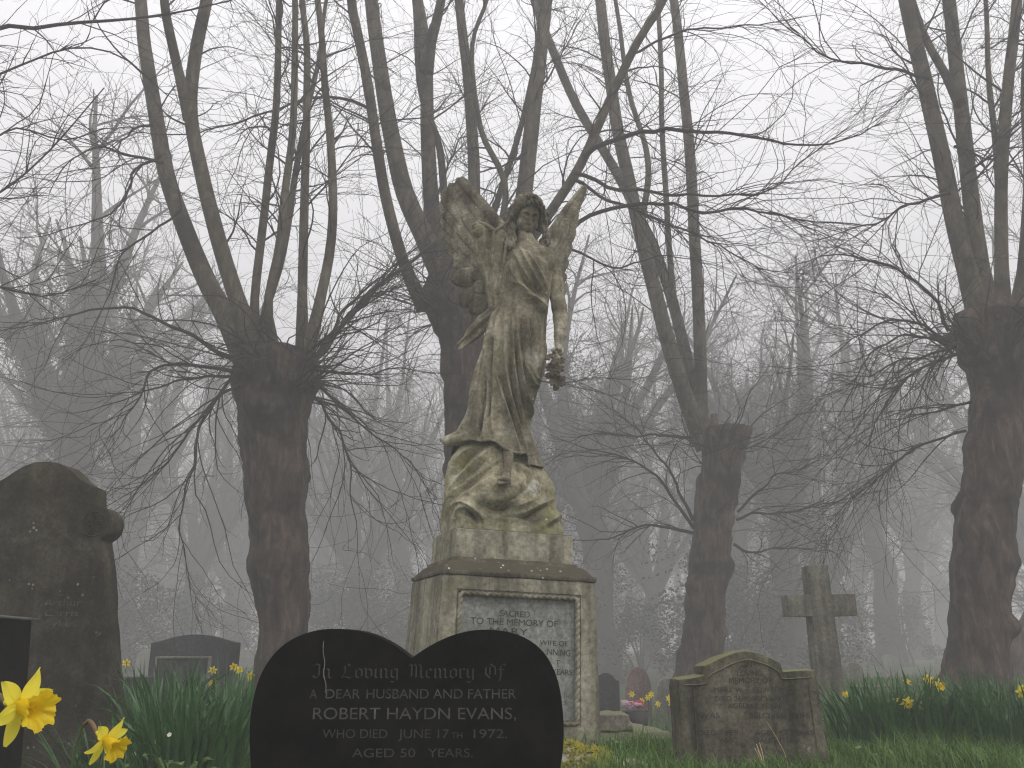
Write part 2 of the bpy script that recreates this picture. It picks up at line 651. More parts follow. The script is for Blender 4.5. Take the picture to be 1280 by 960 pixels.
BL = {
 'I': (.75, [[(0, 1.25), (.22, 1.5), (.5, 1.38), (.52, .35), (.3, 0), (0, .2), (.12, .35)]]),
 'n': (.85, [[(0, .86), (.13, 1), (.13, .1), (.24, 0)], [(.13, .78), (.42, 1), (.56, .85), (.56, .12), (.7, 0), (.78, .1)]]),
 'L': (1.1, [[(.72, 1.25), (.55, 1.5), (.3, 1.3), (.34, .6), (.08, .08), (.42, .14), (.78, 0), (1.0, .22)], [(.05, .95), (.32, 1.08)]]),
 'o': (.8, [[(.15, .85), (.13, .17), (.36, 0), (.6, .18), (.6, .82), (.36, 1), (.15, .85)]]),
 'v': (.8, [[(0, 1.05), (.14, .98), (.15, .17), (.36, 0), (.6, .2), (.6, .78), (.4, .98), (.16, .85)]]),
 'i': (.45, [[(0, .86), (.13, 1), (.13, .12), (.26, 0), (.36, .1)], [(.1, 1.36), (.2, 1.4)]]),
 'g': (.82, [[(.58, .85), (.36, 1), (.14, .85), (.13, .2), (.36, .03), (.58, .2)], [(.6, 1.0), (.6, -.22), (.36, -.45), (.1, -.34)]]),
 'M': (1.35, [[(0, 1.2), (.18, 1.48), (.28, 1.3), (.26, .2), (.06, 0)], [(.28, 1.22), (.52, 1.48), (.64, 1.2), (.64, .1)],
              [(.64, 1.22), (.9, 1.48), (1.04, 1.2), (1.02, .18), (1.2, 0)]]),
 'e': (.72, [[(.6, .2), (.38, 0), (.14, .17), (.14, .83), (.38, 1), (.57, .78), (.16, .48)]]),
 'm': (1.25, [[(0, .86), (.13, 1), (.13, .1), (.24, 0)], [(.13, .78), (.4, 1), (.54, .85), (.54, .1), (.64, 0)],
              [(.54, .78), (.82, 1), (.96, .85), (.96, .12), (1.1, 0), (1.18, .1)]]),
 'r': (.6, [[(0, .86), (.13, 1), (.13, .1), (.26, 0)], [(.13, .76), (.38, 1), (.5, .86)]]),
 'y': (.8, [[(0, .86), (.13, 1), (.13, .2), (.32, .04), (.58, .22)], [(.58, 1), (.58, -.15), (.34, -.45), (.1, -.38)]]),
 'O': (1.15, [[(.5, 1.48), (.12, 1.1), (.12, .42), (.48, 0), (.9, .35), (.9, 1.1), (.52, 1.48), (.3, 1.28)], [(.46, 1.2), (.46, .35)]]),
 'f': (.62, [[(.1, -.3), (.2, .2), (.2, 1.2), (.42, 1.5), (.6, 1.32)], [(0, .92), (.48, .92)]]),
 ' ': (.7, []),
}


def blackletter(txt):
    V, T, x = [], [], 0
    nb = np.array([.062, .05])
    for ch in txt:
        w, strokes = BL[ch]
        for st in strokes:
            for a, b in zip(st[:-1], st[1:]):
                a, b = np.array(a) + [x, 0], np.array(b) + [x, 0]
                base = len(V)
                q = [a - nb, a + nb, b + nb, b - nb]
                e1, e2 = q[1] - q[0], q[2] - q[1]
                z = 0
                V += [(*p, z) for p in q]
                T += [(base, base + 1, base + 2), (base, base + 2, base + 3)]
        x += w
    return np.array(V), np.array(T)


def letter_lines(lines, org, right, up, nrm, proud=.002, depth=0.):
    """lines: (text, px0, px1, py_baseline, cap_px[, black]) set on the plane through org"""
    mb = MB()
    org, right, up, nrm = (np.array(a, float) for a in (org, right, up, nrm))

    def hit(px, py):
        d = ray(px, py)
        o = np.array([0, 0, H_CAM])
        t = ((org - o) @ nrm) / (d @ nrm)
        p = o + d * t
        return np.array([(p - org) @ right, (p - org) @ up])
    for i, ln in enumerate(lines):
        txt, x0, x1, yb, cap = ln[:5]
        yb1 = ln[5] if len(ln) > 5 and ln[5] else yb
        bl = len(ln) > 6
        V, T = blackletter(txt) if bl else glyph_mesh(txt)
        h0, h1, hc = hit(x0, yb), hit(x1, yb1), hit((x0 + x1) / 2, (yb + yb1) / 2 - cap)
        mid = (h0 + h1) / 2
        sx = np.linalg.norm(h1 - h0) / (V[:, 0].max() - V[:, 0].min())
        capv = 1.48 if bl else .69
        sy = (hc - mid)[1] / capv
        ex = (h1 - h0) / np.linalg.norm(h1 - h0)
        ey = np.array([-ex[1], ex[0]])
        uv = h0 + (V[:, :1] - V[:, 0].min()) * sx * ex + V[:, 1:2] * sy * ey
        P = org + uv[:, :1] * right + uv[:, 1:2] * up + nrm * (proud + i * .0)
        mb.add(P, None, T)
    return mb.mesh('lettering', False)


# ------------------------------------------------------------------ slabs with an outline
def prism(outline, thick, bevel=.006, front_y=0.):
    """outline [(x,z)] counter-clockwise, extruded from front_y to front_y+thick along Y, bevelled edges"""
    bm = bmesh.new()
    vs = [bm.verts.new((x, front_y, z)) for x, z in outline]
    fc = bm.faces.new(vs)
    bm.normal_update()
    if fc.normal.y > 0:
        fc.normal_flip()
    r = bmesh.ops.extrude_face_region(bm, geom=[fc])
    vv = [g for g in r['geom'] if isinstance(g, bmesh.types.BMVert)]
    bmesh.ops.translate(bm, verts=vv, vec=(0, thick, 0))
    bmesh.ops.recalc_face_normals(bm, faces=bm.faces)
    if bevel:
        es = [e for e in bm.edges if len(e.link_faces) == 2 and e.calc_face_angle(0) > .5]
        bmesh.ops.bevel(bm, geom=es, offset=bevel, segments=2, affect='EDGES', profile=.6)
    return bm


def roughen(bm, cuts_len, amp, scale, seed=0):
    """subdivide long edges and wear the surface a little"""
    for _ in range(5):
        es = [e for e in bm.edges if e.calc_length() > cuts_len]
        if not es:
            break
        bmesh.ops.subdivide_edges(bm, edges=es, cuts=1, use_grid_fill=True)
    bmesh.ops.triangulate(bm, faces=[f for f in bm.faces if len(f.verts) > 4])
    bm.normal_update()
    P = np.array([v.co[:] for v in bm.verts])
    n = vnoise(P, scale, seed, 3)
    for v, a in zip(bm.verts, n):
        v.co += v.normal * float(a) * amp


def bm_obj(name, bm, mat, parent=None, mtx=None, smooth=False, auto=None):
    if mtx is not None:
        bmesh.ops.transform(bm, matrix=mtx, verts=bm.verts)
    me = bpy.data.meshes.new(name)
    bm.to_mesh(me)
    bm.free()
    if smooth:
        me.polygons.foreach_set('use_smooth', np.ones(len(me.polygons), bool))
        if auto:
            me.set_sharp_from_angle(angle=auto)
    return obj(name, me, mat, parent)


def box(bm, lo, hi, bevel=.005):
    t = bmesh.new()
    bmesh.ops.create_cube(t, size=1)
    for v in t.verts:
        for k in range(3):
            v.co[k] = lo[k] if v.co[k] < 0 else hi[k]
    if bevel:
        bmesh.ops.bevel(t, geom=t.edges[:], offset=bevel, segments=2, affect='EDGES', profile=.6)
    me = bpy.data.meshes.new('x')
    t.to_mesh(me)
    t.free()
    bm.from_mesh(me)
    bpy.data.meshes.remove(me)


def arc(cx, cz, r, a0, a1, n=16, rz=None):
    rz = rz or r
    return [(cx + r * math.cos(a0 + (a1 - a0) * i / n), cz + rz * math.sin(a0 + (a1 - a0) * i / n)) for i in range(n + 1)]


# ================================================================== world and light
world = bpy.data.worlds.new('World')
SC.world = world
world.use_nodes = True
nt = world.node_tree
for n in list(nt.nodes):
    nt.nodes.remove(n)
wo = nt.nodes.new('ShaderNodeOutputWorld')
bg = nt.nodes.new('ShaderNodeBackground')
sky = nt.nodes.new('ShaderNodeTexSky')
sky.sky_type = 'NISHITA'
sky.sun_disc = False
SUN_EL, SUN_AZ = math.radians(48), math.radians(55)  # azimuth clockwise from the camera's back-right
sky.sun_elevation = SUN_EL
sky.sun_rotation = math.radians(112)
sky.dust_density = 6.0
sky.air_density = 1.0
hs = nt.nodes.new('ShaderNodeHueSaturation')
hs.inputs['Saturation'].default_value = .10
nt.links.new(sky.outputs[0], hs.inputs['Color'])
# overcast: the blue sky lies behind an even cloud layer that is brighter overhead
gm_ = nt.nodes.new('ShaderNodeTexCoord')
sx_ = nt.nodes.new('ShaderNodeSeparateXYZ')
nt.links.new(gm_.outputs['Generated'], sx_.inputs[0])
mr_ = nt.nodes.new('ShaderNodeMapRange')
mr_.inputs['From Min'].default_value, mr_.inputs['From Max'].default_value = 0, 1
mr_.inputs['To Min'].default_value, mr_.inputs['To Max'].default_value = 5.0, 19.0
nt.links.new(sx_.outputs[2], mr_.inputs['Value'])
cc_ = nt.nodes.new('ShaderNodeCombineColor')
for k_, f_ in enumerate((.985, .975, 1.0)):
    mm_ = nt.nodes.new('ShaderNodeMath')
    mm_.operation = 'MULTIPLY'
    mm_.inputs[1].default_value = f_
    nt.links.new(mr_.outputs[0], mm_.inputs[0])
    nt.links.new(mm_.outputs[0], cc_.inputs[k_])
mx_ = nt.nodes.new('ShaderNodeMix')
mx_.data_type = 'RGBA'
mx_.inputs[0].default_value = .85
nt.links.new(hs.outputs[0], mx_.inputs[6])
nt.links.new(cc_.outputs[0], mx_.inputs[7])
nt.links.new(mx_.outputs[2], bg.inputs[0])
bg.inputs[1].default_value = .10
nt.links.new(bg.outputs[0], wo.inputs[0])
sl = bpy.data.lights.new('sun', 'SUN')
sl.energy = 1.4
sl.angle = math.radians(24)
sl.color = (1, .96, .9)
so = bpy.data.objects.new('sun', sl)
COL.objects.link(so)
az = math.radians(112)  # clockwise from +Y
dv = Vector((math.sin(az) * math.cos(SUN_EL), math.cos(az) * math.cos(SUN_EL), math.sin(SUN_EL)))
so.rotation_euler = dv.to_track_quat('Z', 'Y').to_euler()
so.location = (4, -3, 12)
SC.view_settings.view_transform = 'Standard'
SC.view_settings.look = 'None'
SC.view_settings.gamma = 1
SC.view_settings.use_curve_mapping = False
SC.view_settings.exposure = 0.08
SC.cycles.max_bounces = 6
SC.cycles.diffuse_bounces = 3
SC.cycles.glossy_bounces = 2
SC.cycles.volume_bounces = 3
SC.cycles.transparent_max_bounces = 8
SC.cycles.use_denoising = True
SC.cycles.filter_width = 1.2
SC.cycles.volume_step_rate = 4

# haze: one closed box round everything, lit by the sky above
bm = bmesh.new()
box(bm, (-100, -14, -2.2), (100, 112, 25.5), 0)
hz = bpy.data.objects.new('haze', bpy.data.meshes.new('haze'))
bm.to_mesh(hz.data)
bm.free()
COL.objects.link(hz)
tag(hz, kind='stuff')
hm = bpy.data.materials.new('haze_air')
hm.use_nodes = True
for n in list(hm.node_tree.nodes):
    hm.node_tree.nodes.remove(n)
ho = hm.node_tree.nodes.new('ShaderNodeOutputMaterial')
pv = hm.node_tree.nodes.new('ShaderNodeVolumePrincipled')
pv.inputs['Color'].default_value = (.975, .962, .98, 1)
pv.inputs['Density'].default_value = .0145
hm.node_tree.links.new(pv.outputs[0], ho.inputs['Volume'])
hz.data.materials.append(hm)


# ================================================================== ground
def gz(x, y):
    x, y = np.asarray(x, float), np.asarray(y, float)
    P = np.stack([x, y, 0 * x], -1)
    q = x / np.maximum(y, 1.)
    win = sstep(.035, .075, q) * (1 - sstep(.19, .25, q))
    dip = (-.25 * sstep(4.4, 5.6, y) - .35 * sstep(6, 10.5, y)) * win
    dip = dip - .17 * sstep(-.36, -.44, q) * sstep(1.5, 3, y) * (1 - sstep(6, 9, y))
    far = -.5 * sstep(12, 24, y) * (1 - .8 * win)
    return vnoise(P, .6, 40, 2) * .035 * sstep(.5, 3, y) + dip + far


nx, ny = 200, 260
gx = np.linspace(-1, 1, nx)
gx = np.sign(gx) * np.abs(gx) ** 2.2 * 95
gy = -12 + (np.linspace(0, 1, ny) ** 2.2) * 120
GX, GY = np.meshgrid(gx, gy)
V = np.stack([GX, GY, gz(GX, GY)], -1).reshape(-1, 3)
i = np.arange(ny - 1)[:, None] * nx
j = np.arange(nx - 1)[None]
Q = np.stack([i + j, i + j + 1, i + nx + j + 1, i + nx + j], -1).reshape(-1, 4)
tag(obj('ground', mesh_np('ground', V, Q), M['ground']), kind='structure')


def gpt(px, Y):
    x = (px - 640) / F_PX * Y * .96  # close to the horizon
    return np.array([x, Y, float(gz(x, Y))])


# ================================================================== angel statue
YS = 4.80            # distance of the figure's axis
SPX = mpp(420, YS)   # metres per photo pixel at the figure


def PS(px, py, dy=0.):
    return W(px, py, YS + dy)


def fold_field(px, py, folds):
    out = np.zeros_like(px)
    for amp, w, pl in folds:
        pl = resample(np.array(pl, float), 18)
        best = np.full(px.shape, 1e9)
        bt = np.zeros_like(px)
        for k in range(len(pl) - 1):
            a, b = pl[k], pl[k + 1]
            d = b - a
            t = np.clip(((px - a[0]) * d[0] + (py - a[1]) * d[1]) / (d @ d + 1e-9), 0, 1)
            q = (px - a[0] - t * d[0]) ** 2 + (py - a[1] - t * d[1]) ** 2
            m = q < best
            best[m] = q[m]
            bt[m] = ((k + t) / (len(pl) - 1))[m]
        out += amp * (1.9 if amp < 0 else 1.35) * 1.25 * (np.exp(-(np.sqrt(best + .2) / w) ** 1.3) if w < 5 else np.exp(-best / (w * w))) * np.sin(np.pi * np.clip(bt * .92 + .04, 0, 1)) ** .6
    return out


def loft(rows, Y0, nth, nz, folds, back=(9, .012), e_fn=None, noise=.004, seed=3, keep=None, phi=0.):
    r = resample(np.array(rows, float), nz)
    th = np.linspace(0, 2 * np.pi, nth, endpoint=False)
    c, s = np.cos(th), np.sin(th)
    C = np.array([W((q[1] + q[2]) / 2, q[0], Y0 + q[4]) for q in r])
    a = np.array([(q[2] - q[1]) / 2 * mpp(q[0], Y0 + q[4]) for q in r])[:, None]
    b = r[:, 3:4]
    e = np.array([e_fn(q[0]) if e_fn else 1.0 for q in r])[:, None]
    ce = np.sign(c) * np.abs(c) ** e
    se = np.sign(s) * np.abs(s) ** e
    if phi:  # the same silhouette for a section turned about the vertical
        full = e < .999
        ai = np.sqrt(np.maximum(a * a - (b * math.sin(phi)) ** 2, 1e-6)) / math.cos(phi)
        ab = (a - b * math.sin(phi)) / math.cos(phi)
        kk = np.clip((1 - e) / .72, 0, 1)
        a = ai * (1 - kk) + ab * kk
    cph, sph = math.cos(phi), math.sin(phi)
    X = C[:, :1] + a * ce * cph + b * se * sph
    Yv = C[:, 1:2] + a * ce * sph - b * se * cph
    Z = C[:, 2:3] + 0 * X
    V = np.stack([X, Yv, Z], -1)
    N0, N1 = np.broadcast_to(c / a, X.shape), np.broadcast_to(s / b, X.shape)
    N = np.stack([N0 * cph + N1 * sph, N0 * sph - N1 * cph, 0 * X], -1)
    N /= np.linalg.norm(N, axis=-1, keepdims=True)
    px, py = project(V.reshape(-1, 3))
    d = fold_field(px, py, folds).reshape(X.shape) * sstep(-.25, .35, s)[None]
    u = np.linspace(0, 1, nz)[:, None]
    d += back[1] * np.sin(back[0] * th + 2 * vnoise(np.stack([Z * 2, 0 * Z, 0 * Z], -1), 1, 5))[0:nz] * sstep(.1, -.4, s)[None] * sstep(.2, .6, u)
    d += noise * vnoise(V, 18, seed, 3)
    if phi:
        d *= 1 - sstep(658, 673, py).reshape(X.shape)
    V = (V + N * d[..., None])
    i = np.arange(nz - 1)[:, None] * nth
    j = np.arange(nth)[None]
    j2 = (j + 1) % nth
    Q = np.stack([i + j2, i + j, i + nth + j, i + nth + j2], -1).reshape(-1, 4)
    V = V.reshape(-1, 3)
    if keep is not None:
        px, py = project(V)
        k = keep(px, py, np.tile(s, nz), V)
        Q = Q[k[Q].all(1)]
    return V, Q


st_base = PS(628, 690, 0)
statue = empty('angel_statue', (st_base[0], st_base[1], W(628, 697, 4.45)[2]),
               'weathered stone angel in a draped gown holding a wreath, on the pedestal', 'statue')

# --- gown
ROWS = [(300, 646, 668, .055, .0), (306, 637, 682, .07, 0), (314, 631, 688, .09, 0), (326, 627, 690, .108, 0), (340, 626, 691, .122, -.005),
        (354, 625, 690, .118, -.003), (370, 622, 687, .105, 0), (384, 617, 685, .105, 0), (400, 611, 685, .118, -.005), (420, 606, 684, .132, -.01),
        (440, 602, 684, .142, -.012), (458, 598, 682, .148, -.012), (480, 594, 675, .152, -.012), (500, 589, 668, .158, -.012),
        (520, 583, 663, .165, -.012), (538, 575, 664, .175, -.012), (552, 567, 667, .185, -.012), (565, 563, 671, .19, -.012), (586, 562, 678, .19, -.012)]
G = []
for pl, a, w in [
    ([(648, 306), (661, 332), (675, 360), (684, 380)], .012, 2.6), ([(641, 312), (655, 340), (671, 366), (683, 383)], .013, 2.4),
    ([(657, 311), (669, 330), (680, 352), (685, 372)], .010, 2.4), ([(633, 322), (645, 348), (662, 370), (681, 386)], .010, 2.6),
    ([(640, 352), (653, 359), (665, 369), (680, 384)], .013, 2.2), ([(652, 366), (664, 372), (676, 381), (684, 390)], .011, 2.0),
    ([(654, 374), (668, 377), (682, 391)], .010, 2.0),
    ([(666, 316), (676, 334), (683, 352)], .006, 2.0),
    ([(671, 352), (678, 366), (683, 376)], -.014, 2.2), ([(661, 350), (672, 364), (681, 379)], -.012, 2.0), ([(650, 340), (660, 356), (670, 368)], -.010, 2.0),
    ([(631, 330), (628, 350), (624, 375)], .010, 3.0), ([(636, 322), (635, 345), (631, 372)], -.008, 2.4), ([(640, 325), (639, 345), (637, 365)], .008, 2.4),
    # skirt
    ([(646, 386), (647, 420), (650, 455), (655, 490), (664, 525), (672, 556), (678, 582)], .020, 3.0),
    ([(651, 400), (653, 430), (656, 462), (661, 490)], -.016, 2.6),
    ([(657, 392), (660, 415), (666, 440)], .012, 2.6), ([(662, 398), (666, 420), (670, 442)], -.010, 2.4),
    ([(653, 438), (658, 462), (666, 480), (680, 486)], .014, 2.6),
    ([(662, 455), (668, 472), (678, 478)], .012, 4.0),
    ([(640, 395), (642, 430), (645, 465), (652, 505), (662, 545), (668, 566)], .016, 2.8),
    ([(644, 420), (646, 455), (651, 490), (659, 525), (668, 552)], -.018, 2.6),
    ([(632, 392), (631, 430), (634, 470), (641, 508), (652, 545), (658, 568)], .018, 3.0),
    ([(637, 450), (641, 485), (650, 520), (658, 548)], -.016, 2.8),
    ([(620, 462), (626, 488), (634, 515), (643, 545), (650, 566)], .018, 2.8),
    ([(628, 475), (634, 500), (643, 530), (652, 556)], -.014, 2.6),
    ([(622, 395), (619, 435), (616, 475), (614, 510), (616, 545)], .016, 3.0),
    ([(616, 425), (614, 460), (613, 490), (612, 520)], -.026, 2.4),
    ([(614, 405), (608, 440), (603, 475), (598, 505), (590, 530)], .018, 3.2),
    ([(608, 440), (605, 470), (603, 500), (602, 530), (598, 545)], -.018, 2.6),
    ([(604, 500), (600, 520), (596, 540)], .016, 3.0),
    ([(612, 500), (606, 525), (604, 545)], .014, 2.6),
    ([(600, 440), (595, 475), (590, 510), (578, 535)], .014, 3.0),
    ([(587, 525), (576, 540), (566, 550)], .012, 3.0),
    ([(664, 490), (665, 520), (668, 550)], .012, 2.4),
    ([(679, 480), (668, 510), (664, 535)], -.02, 3.5),
    ([(684, 392), (685, 410), (684, 430)], -.014, 2.4),
]:
    G.append((a * (1.4 if pl[-1][1] > 400 else 1.15), w, pl))
hemx = np.array([540, 553, 560, 575, 590, 600, 610, 620, 626, 632, 640, 650, 657, 660, 662, 670, 680, 700])
hemy = np.array([548, 553, 560, 552, 548, 552, 549, 552, 556, 561, 564, 567, 566, 572, 586, 587, 583, 582])


def keep_gown(px, py, s, V):
    hem = np.interp(px, hemx, hemy)
    neck = np.interp(px, [640, 646, 660, 675, 688, 700], [303, 306, 313, 325, 341, 350])
    front = s > -.1
    return np.where(front, (py < hem) & (py > neck), (py < 585) & (py > 318))


V, Q = loft(ROWS, YS, 520, 620, G, keep=keep_gown, noise=.003)
mb = MB()
mb.add(V, Q)
# inner side of the gown so that the hem has a thickness
mb.add(V * 1.0 + (np.array([V[:, 0].mean(), V[:, 1].mean(), 0]) - V * [1, 1, 0]) * .06, Q[:, ::-1])
GV = V.copy()
gown = obj('gown', mb.mesh('gown'), M['statue'], statue)

# wind-blown cloth: the flare at the hem and the scarf end at the hip
S = SDF(PS(535, 580, -.3), PS(640, 370, .35) + [0, .0, 0], .006)
S.chain([PS(618, 386, .0), PS(604, 402, .01), PS(590, 418, .02), PS(573, 437, .02)], [.03, .044, .042, .008], .012, flat=((.5, 1, .5), 2.2))
S.chain([PS(616, 391, -.02), PS(600, 404, -.012), PS(584, 419, 0), PS(572, 430, .01)], [.012, .012, .011, .005], .010)
S.chain([PS(615, 399, -.02), PS(604, 414, -.01), PS(590, 426, .0), PS(576, 437, .01)], [.010, .011, .010, .004], .010)
V, Q = S.nets()
obj('scarf_end', mesh_np('scarf_end', V, Q), M['statue'], statue)
S = SDF(PS(535, 600, -.36), PS(700, 500, .35), .006)
S.chain([PS(600, 530, -.04), PS(578, 544, -.07), PS(555, 550, -.06)], [.05, .046, .026], .015, flat=((.3, .2, 1), 1.7))
S.chain([PS(592, 540, -.12), PS(574, 550.5, -.11), PS(558, 553.5, -.075)], [.03, .03, .022], .035, flat=((.2, .3, 1), 1.4))
gp_x, gp_y = project(GV)
for pl in ([(560, 557), (575, 552), (590, 549), (600, 552), (610, 549), (620, 552), (627, 557), (634, 562), (645, 566), (657, 566)], [(661, 571), (661, 586), (670, 587), (680, 582)]):
    q = resample(np.array(pl, float), 16)
    pts = []
    for a_, b_ in q:
        dd = (gp_x - a_) ** 2 + (gp_y - b_) ** 2 + 900 * (GV[:, 1] > YS + .02)
        v = GV[np.argmin(dd)]
        pts.append(WR(a_, b_, v[1], .004))
    S.chain(pts, [.0075 + .0025 * math.sin(k * 1.9) for k in range(16)], .006)
V, Q = S.nets()
obj('hem', mesh_np('hem', V, Q), M['statue'], statue)

# --- body: head, neck, shoulders, arms, one foot as a single surface
hd = ray(660, 268)
hd /= np.linalg.norm(hd)
yaw = math.radians(16)
fw = -hd
fw = np.array([fw[0] * math.cos(yaw) - fw[1] * math.sin(yaw), fw[0] * math.sin(yaw) + fw[1] * math.cos(yaw), fw[2]])
fw[2] -= .06
fw /= np.linalg.norm(fw)
rt = np.cross(fw, [0, 0, 1.])
rt = -rt / np.linalg.norm(rt)    # towards the viewer's right
upv = np.cross(rt, -fw)
upv = upv / np.linalg.norm(upv)
if upv[2] < 0:
    upv = -upv
rollh = math.radians(-4)
rt, upv = rt * math.cos(rollh) + upv * math.sin(rollh), upv * math.cos(rollh) - rt * math.sin(rollh)
HC = PS(659.5, 270.5, -.015)
u = mpp(268, YS)     # a photo pixel at the head


def HP(x, y, z):
    """head space in photo pixels: x to the viewer's right, y up, z out of the face"""
    return HC + (rt * x + upv * y + fw * z) * u


AX = [rt, upv, fw]
B = SDF(PS(575, 330, -.3), PS(725, 232, .25), .0036)
B.ell(HP(0, 4, -3), np.array([15.5, 20, 19]) * u, AX, .008)
B.ell(HP(0, -8, 2), np.array([13.0, 17, 13.5]) * u, AX, .01)
B.cone(HP(0, -12, 6), HP(0, -22, 10.5), 8 * u, 4.6 * u, .02)
B.ell(HP(-7, -9, 9), np.array([5.5, 6, 5]) * u, AX, .012)
B.ell(HP(7, -9, 9), np.array([5.5, 6, 5]) * u, AX, .012)
for sx in (-1, 1):
    B.ell(HP(sx * 6.3, 1.0, 17.0), np.array([4.6, 2.7, 3.2]) * u, AX, .010, 'sub')
    B.ell(HP(sx * 6.3, .3, 12.3), np.array([3.7, 2.5, 2.6]) * u, AX, .003)
    B.chain([HP(sx * 2.4, 4.6, 15.6), HP(sx * 6.3, 5.8, 15.0), HP(sx * 10.0, 4.2, 12.4)], [1.0 * u, 1.0 * u, .8 * u], .009)
    B.chain([HP(sx * 3.4, -.9, 14.7), HP(sx * 6.3, -1.5, 15.0), HP(sx * 9.2, -.7, 13.0)], [.5 * u, .6 * u, .4 * u], .003)
    B.cone(HP(sx * 3.2, .2, 15.8), HP(sx * 9.0, .3, 13.8), .35 * u, .3 * u, .002, op='sub')
B.chain([HP(0, 4.0, 15.4), HP(.1, -1.6, 16.8), HP(.2, -7.2, 19.0)], [1.25 * u, 1.2 * u, 1.6 * u], .007)
for sx in (-1, 1):
    B.ell(HP(sx * 1.8, -7.7, 16.8), np.array([1.3, 1.1, 1.6]) * u, AX, .004)
B.ell(HP(0, -14.2, 14.9), np.array([5.6, 4.6, 2.9]) * u, AX, .010)
B.chain([HP(-3.4, -13.4, 16.0), HP(-1.1, -12.5, 17.5), HP(0, -12.8, 17.6), HP(1.1, -12.5, 17.5), HP(3.4, -13.4, 16.0)], [.6 * u, 1.05 * u, 1.0 * u, 1.05 * u, .6 * u], .002)
B.chain([HP(-2.9, -14.6, 16.0), HP(0, -15.5, 17.2), HP(2.9, -14.6, 16.0)], [.7 * u, 1.35 * u, .7 * u], .002)
B.cone(HP(-3.6, -13.8, 17.8), HP(3.6, -13.8, 17.8), .4 * u, .4 * u, .002, op='sub')
B.ell(HP(0, -20.8, 12.2), np.array([3.2, 2.6, 2.8]) * u, AX, .009)
V, Q = B.nets()
mbh = MB()
# the rest of the body in a coarser grid, then one voxel surface for all
B2 = SDF(PS(575, 620, -.45), PS(725, 232, .3) + np.array([0, .1, 0]), .0055)
B2.ell(HP(0, 2, -4), np.array([14.5, 18, 17]) * u, AX, .008)
B2.chain([HP(0, -12, -3), PS(656, 300, .0), PS(657, 316, .01)], [9.5 * u, 9.2 * u, 14 * u], .02)
B2.chain([PS(640, 318, .01), PS(657, 318, .0), PS(681, 319, .01)], [.052, .06, .05], .03)
B2.ell(PS(659, 345, .0), (.135, .098, .16), None, .03)
B2.ell(PS(672, 333, -.06), (.05, .052, .055), None, .03)
B2.ell(PS(643, 334, -.06), (.05, .052, .055), None, .03)
B2.chain([PS(654, 296, .02), PS(646, 309, .02), PS(637, 317, .015)], [.024, .028, .038], .02)
B2.chain([PS(661, 297, .02), PS(670, 309, .02), PS(681, 317, .015)], [.024, .028, .040], .02)
# her left arm
B2.chain([PS(681, 320, .01), PS(690, 330, .01), PS(694, 355, .02), PS(699, 385, .0)], [.054, .052, .049, .044], .02)
B2.chain([PS(699, 385, .0), PS(701, 398, -.02), PS(700, 420, -.05), PS(698, 430, -.06)], [.044, .045, .034, .024], .015)
B2.ell(PS(698, 437, -.07), (.024, .03, .036), None, .01)
for k, (fx, fy) in enumerate(((691, 436), (691, 440), (692, 444), (694, 447))):
    B2.chain([PS(699, 435 + k * 3, -.085), PS(fx + 4, fy, -.125), PS(fx, fy + 2, -.115), PS(fx, fy + 4, -.09)], [.0095, .009, .008, .007], .004)
B2.chain([PS(702, 434, -.08), PS(703, 441, -.105), PS(699, 446, -.115)], [.011, .010, .008], .004)
# her right arm, raised and broken off below the elbow
B2.chain([PS(640, 316, .01), PS(622, 303, .0), PS(600, 292, -.04)], [.05, .044, .038], .02)
B2.cone(PS(600, 292, -.04), PS(596, 284, -.05), .04, .034, .012)
B2.ell(PS(591.5, 284, -.085), (.016, .03, .02), None, .006, 'sub')
# right foot below the hem
B2.chain([PS(637, 556, -.10), PS(635.5, 569, -.165), PS(634, 585, -.205)], [.036, .030, .021], .012)
B2.chain([PS(634, 586, -.205), PS(632.5, 593, -.235)], [.022, .026], .012)
B2.chain([PS(632.5, 593, -.235), PS(630.5, 600.5, -.30)], [.024, .022], .012, flat=((0, -.45, 1), 1.25))
B2.ell(PS(630, 600.5, -.295), (.038, .045, .016), None, .012)
for k in range(5):
    B2.chain([PS(623.8 + k * 3.2, 601.3 + .5 * abs(k - 2.6), -.315 + .006 * k), PS(623.0 + k * 3.45, 604.8 - .3 * k, -.352 + .009 * k)], [.0095, .0088 - .0005 * k + .003 * (k == 4)], .003)
V2, Q2 = B2.nets()
mbh.add(V, Q)
mbh.add(V2, Q2)
body = obj('body', mbh.mesh('body'), M['statue'], statue)

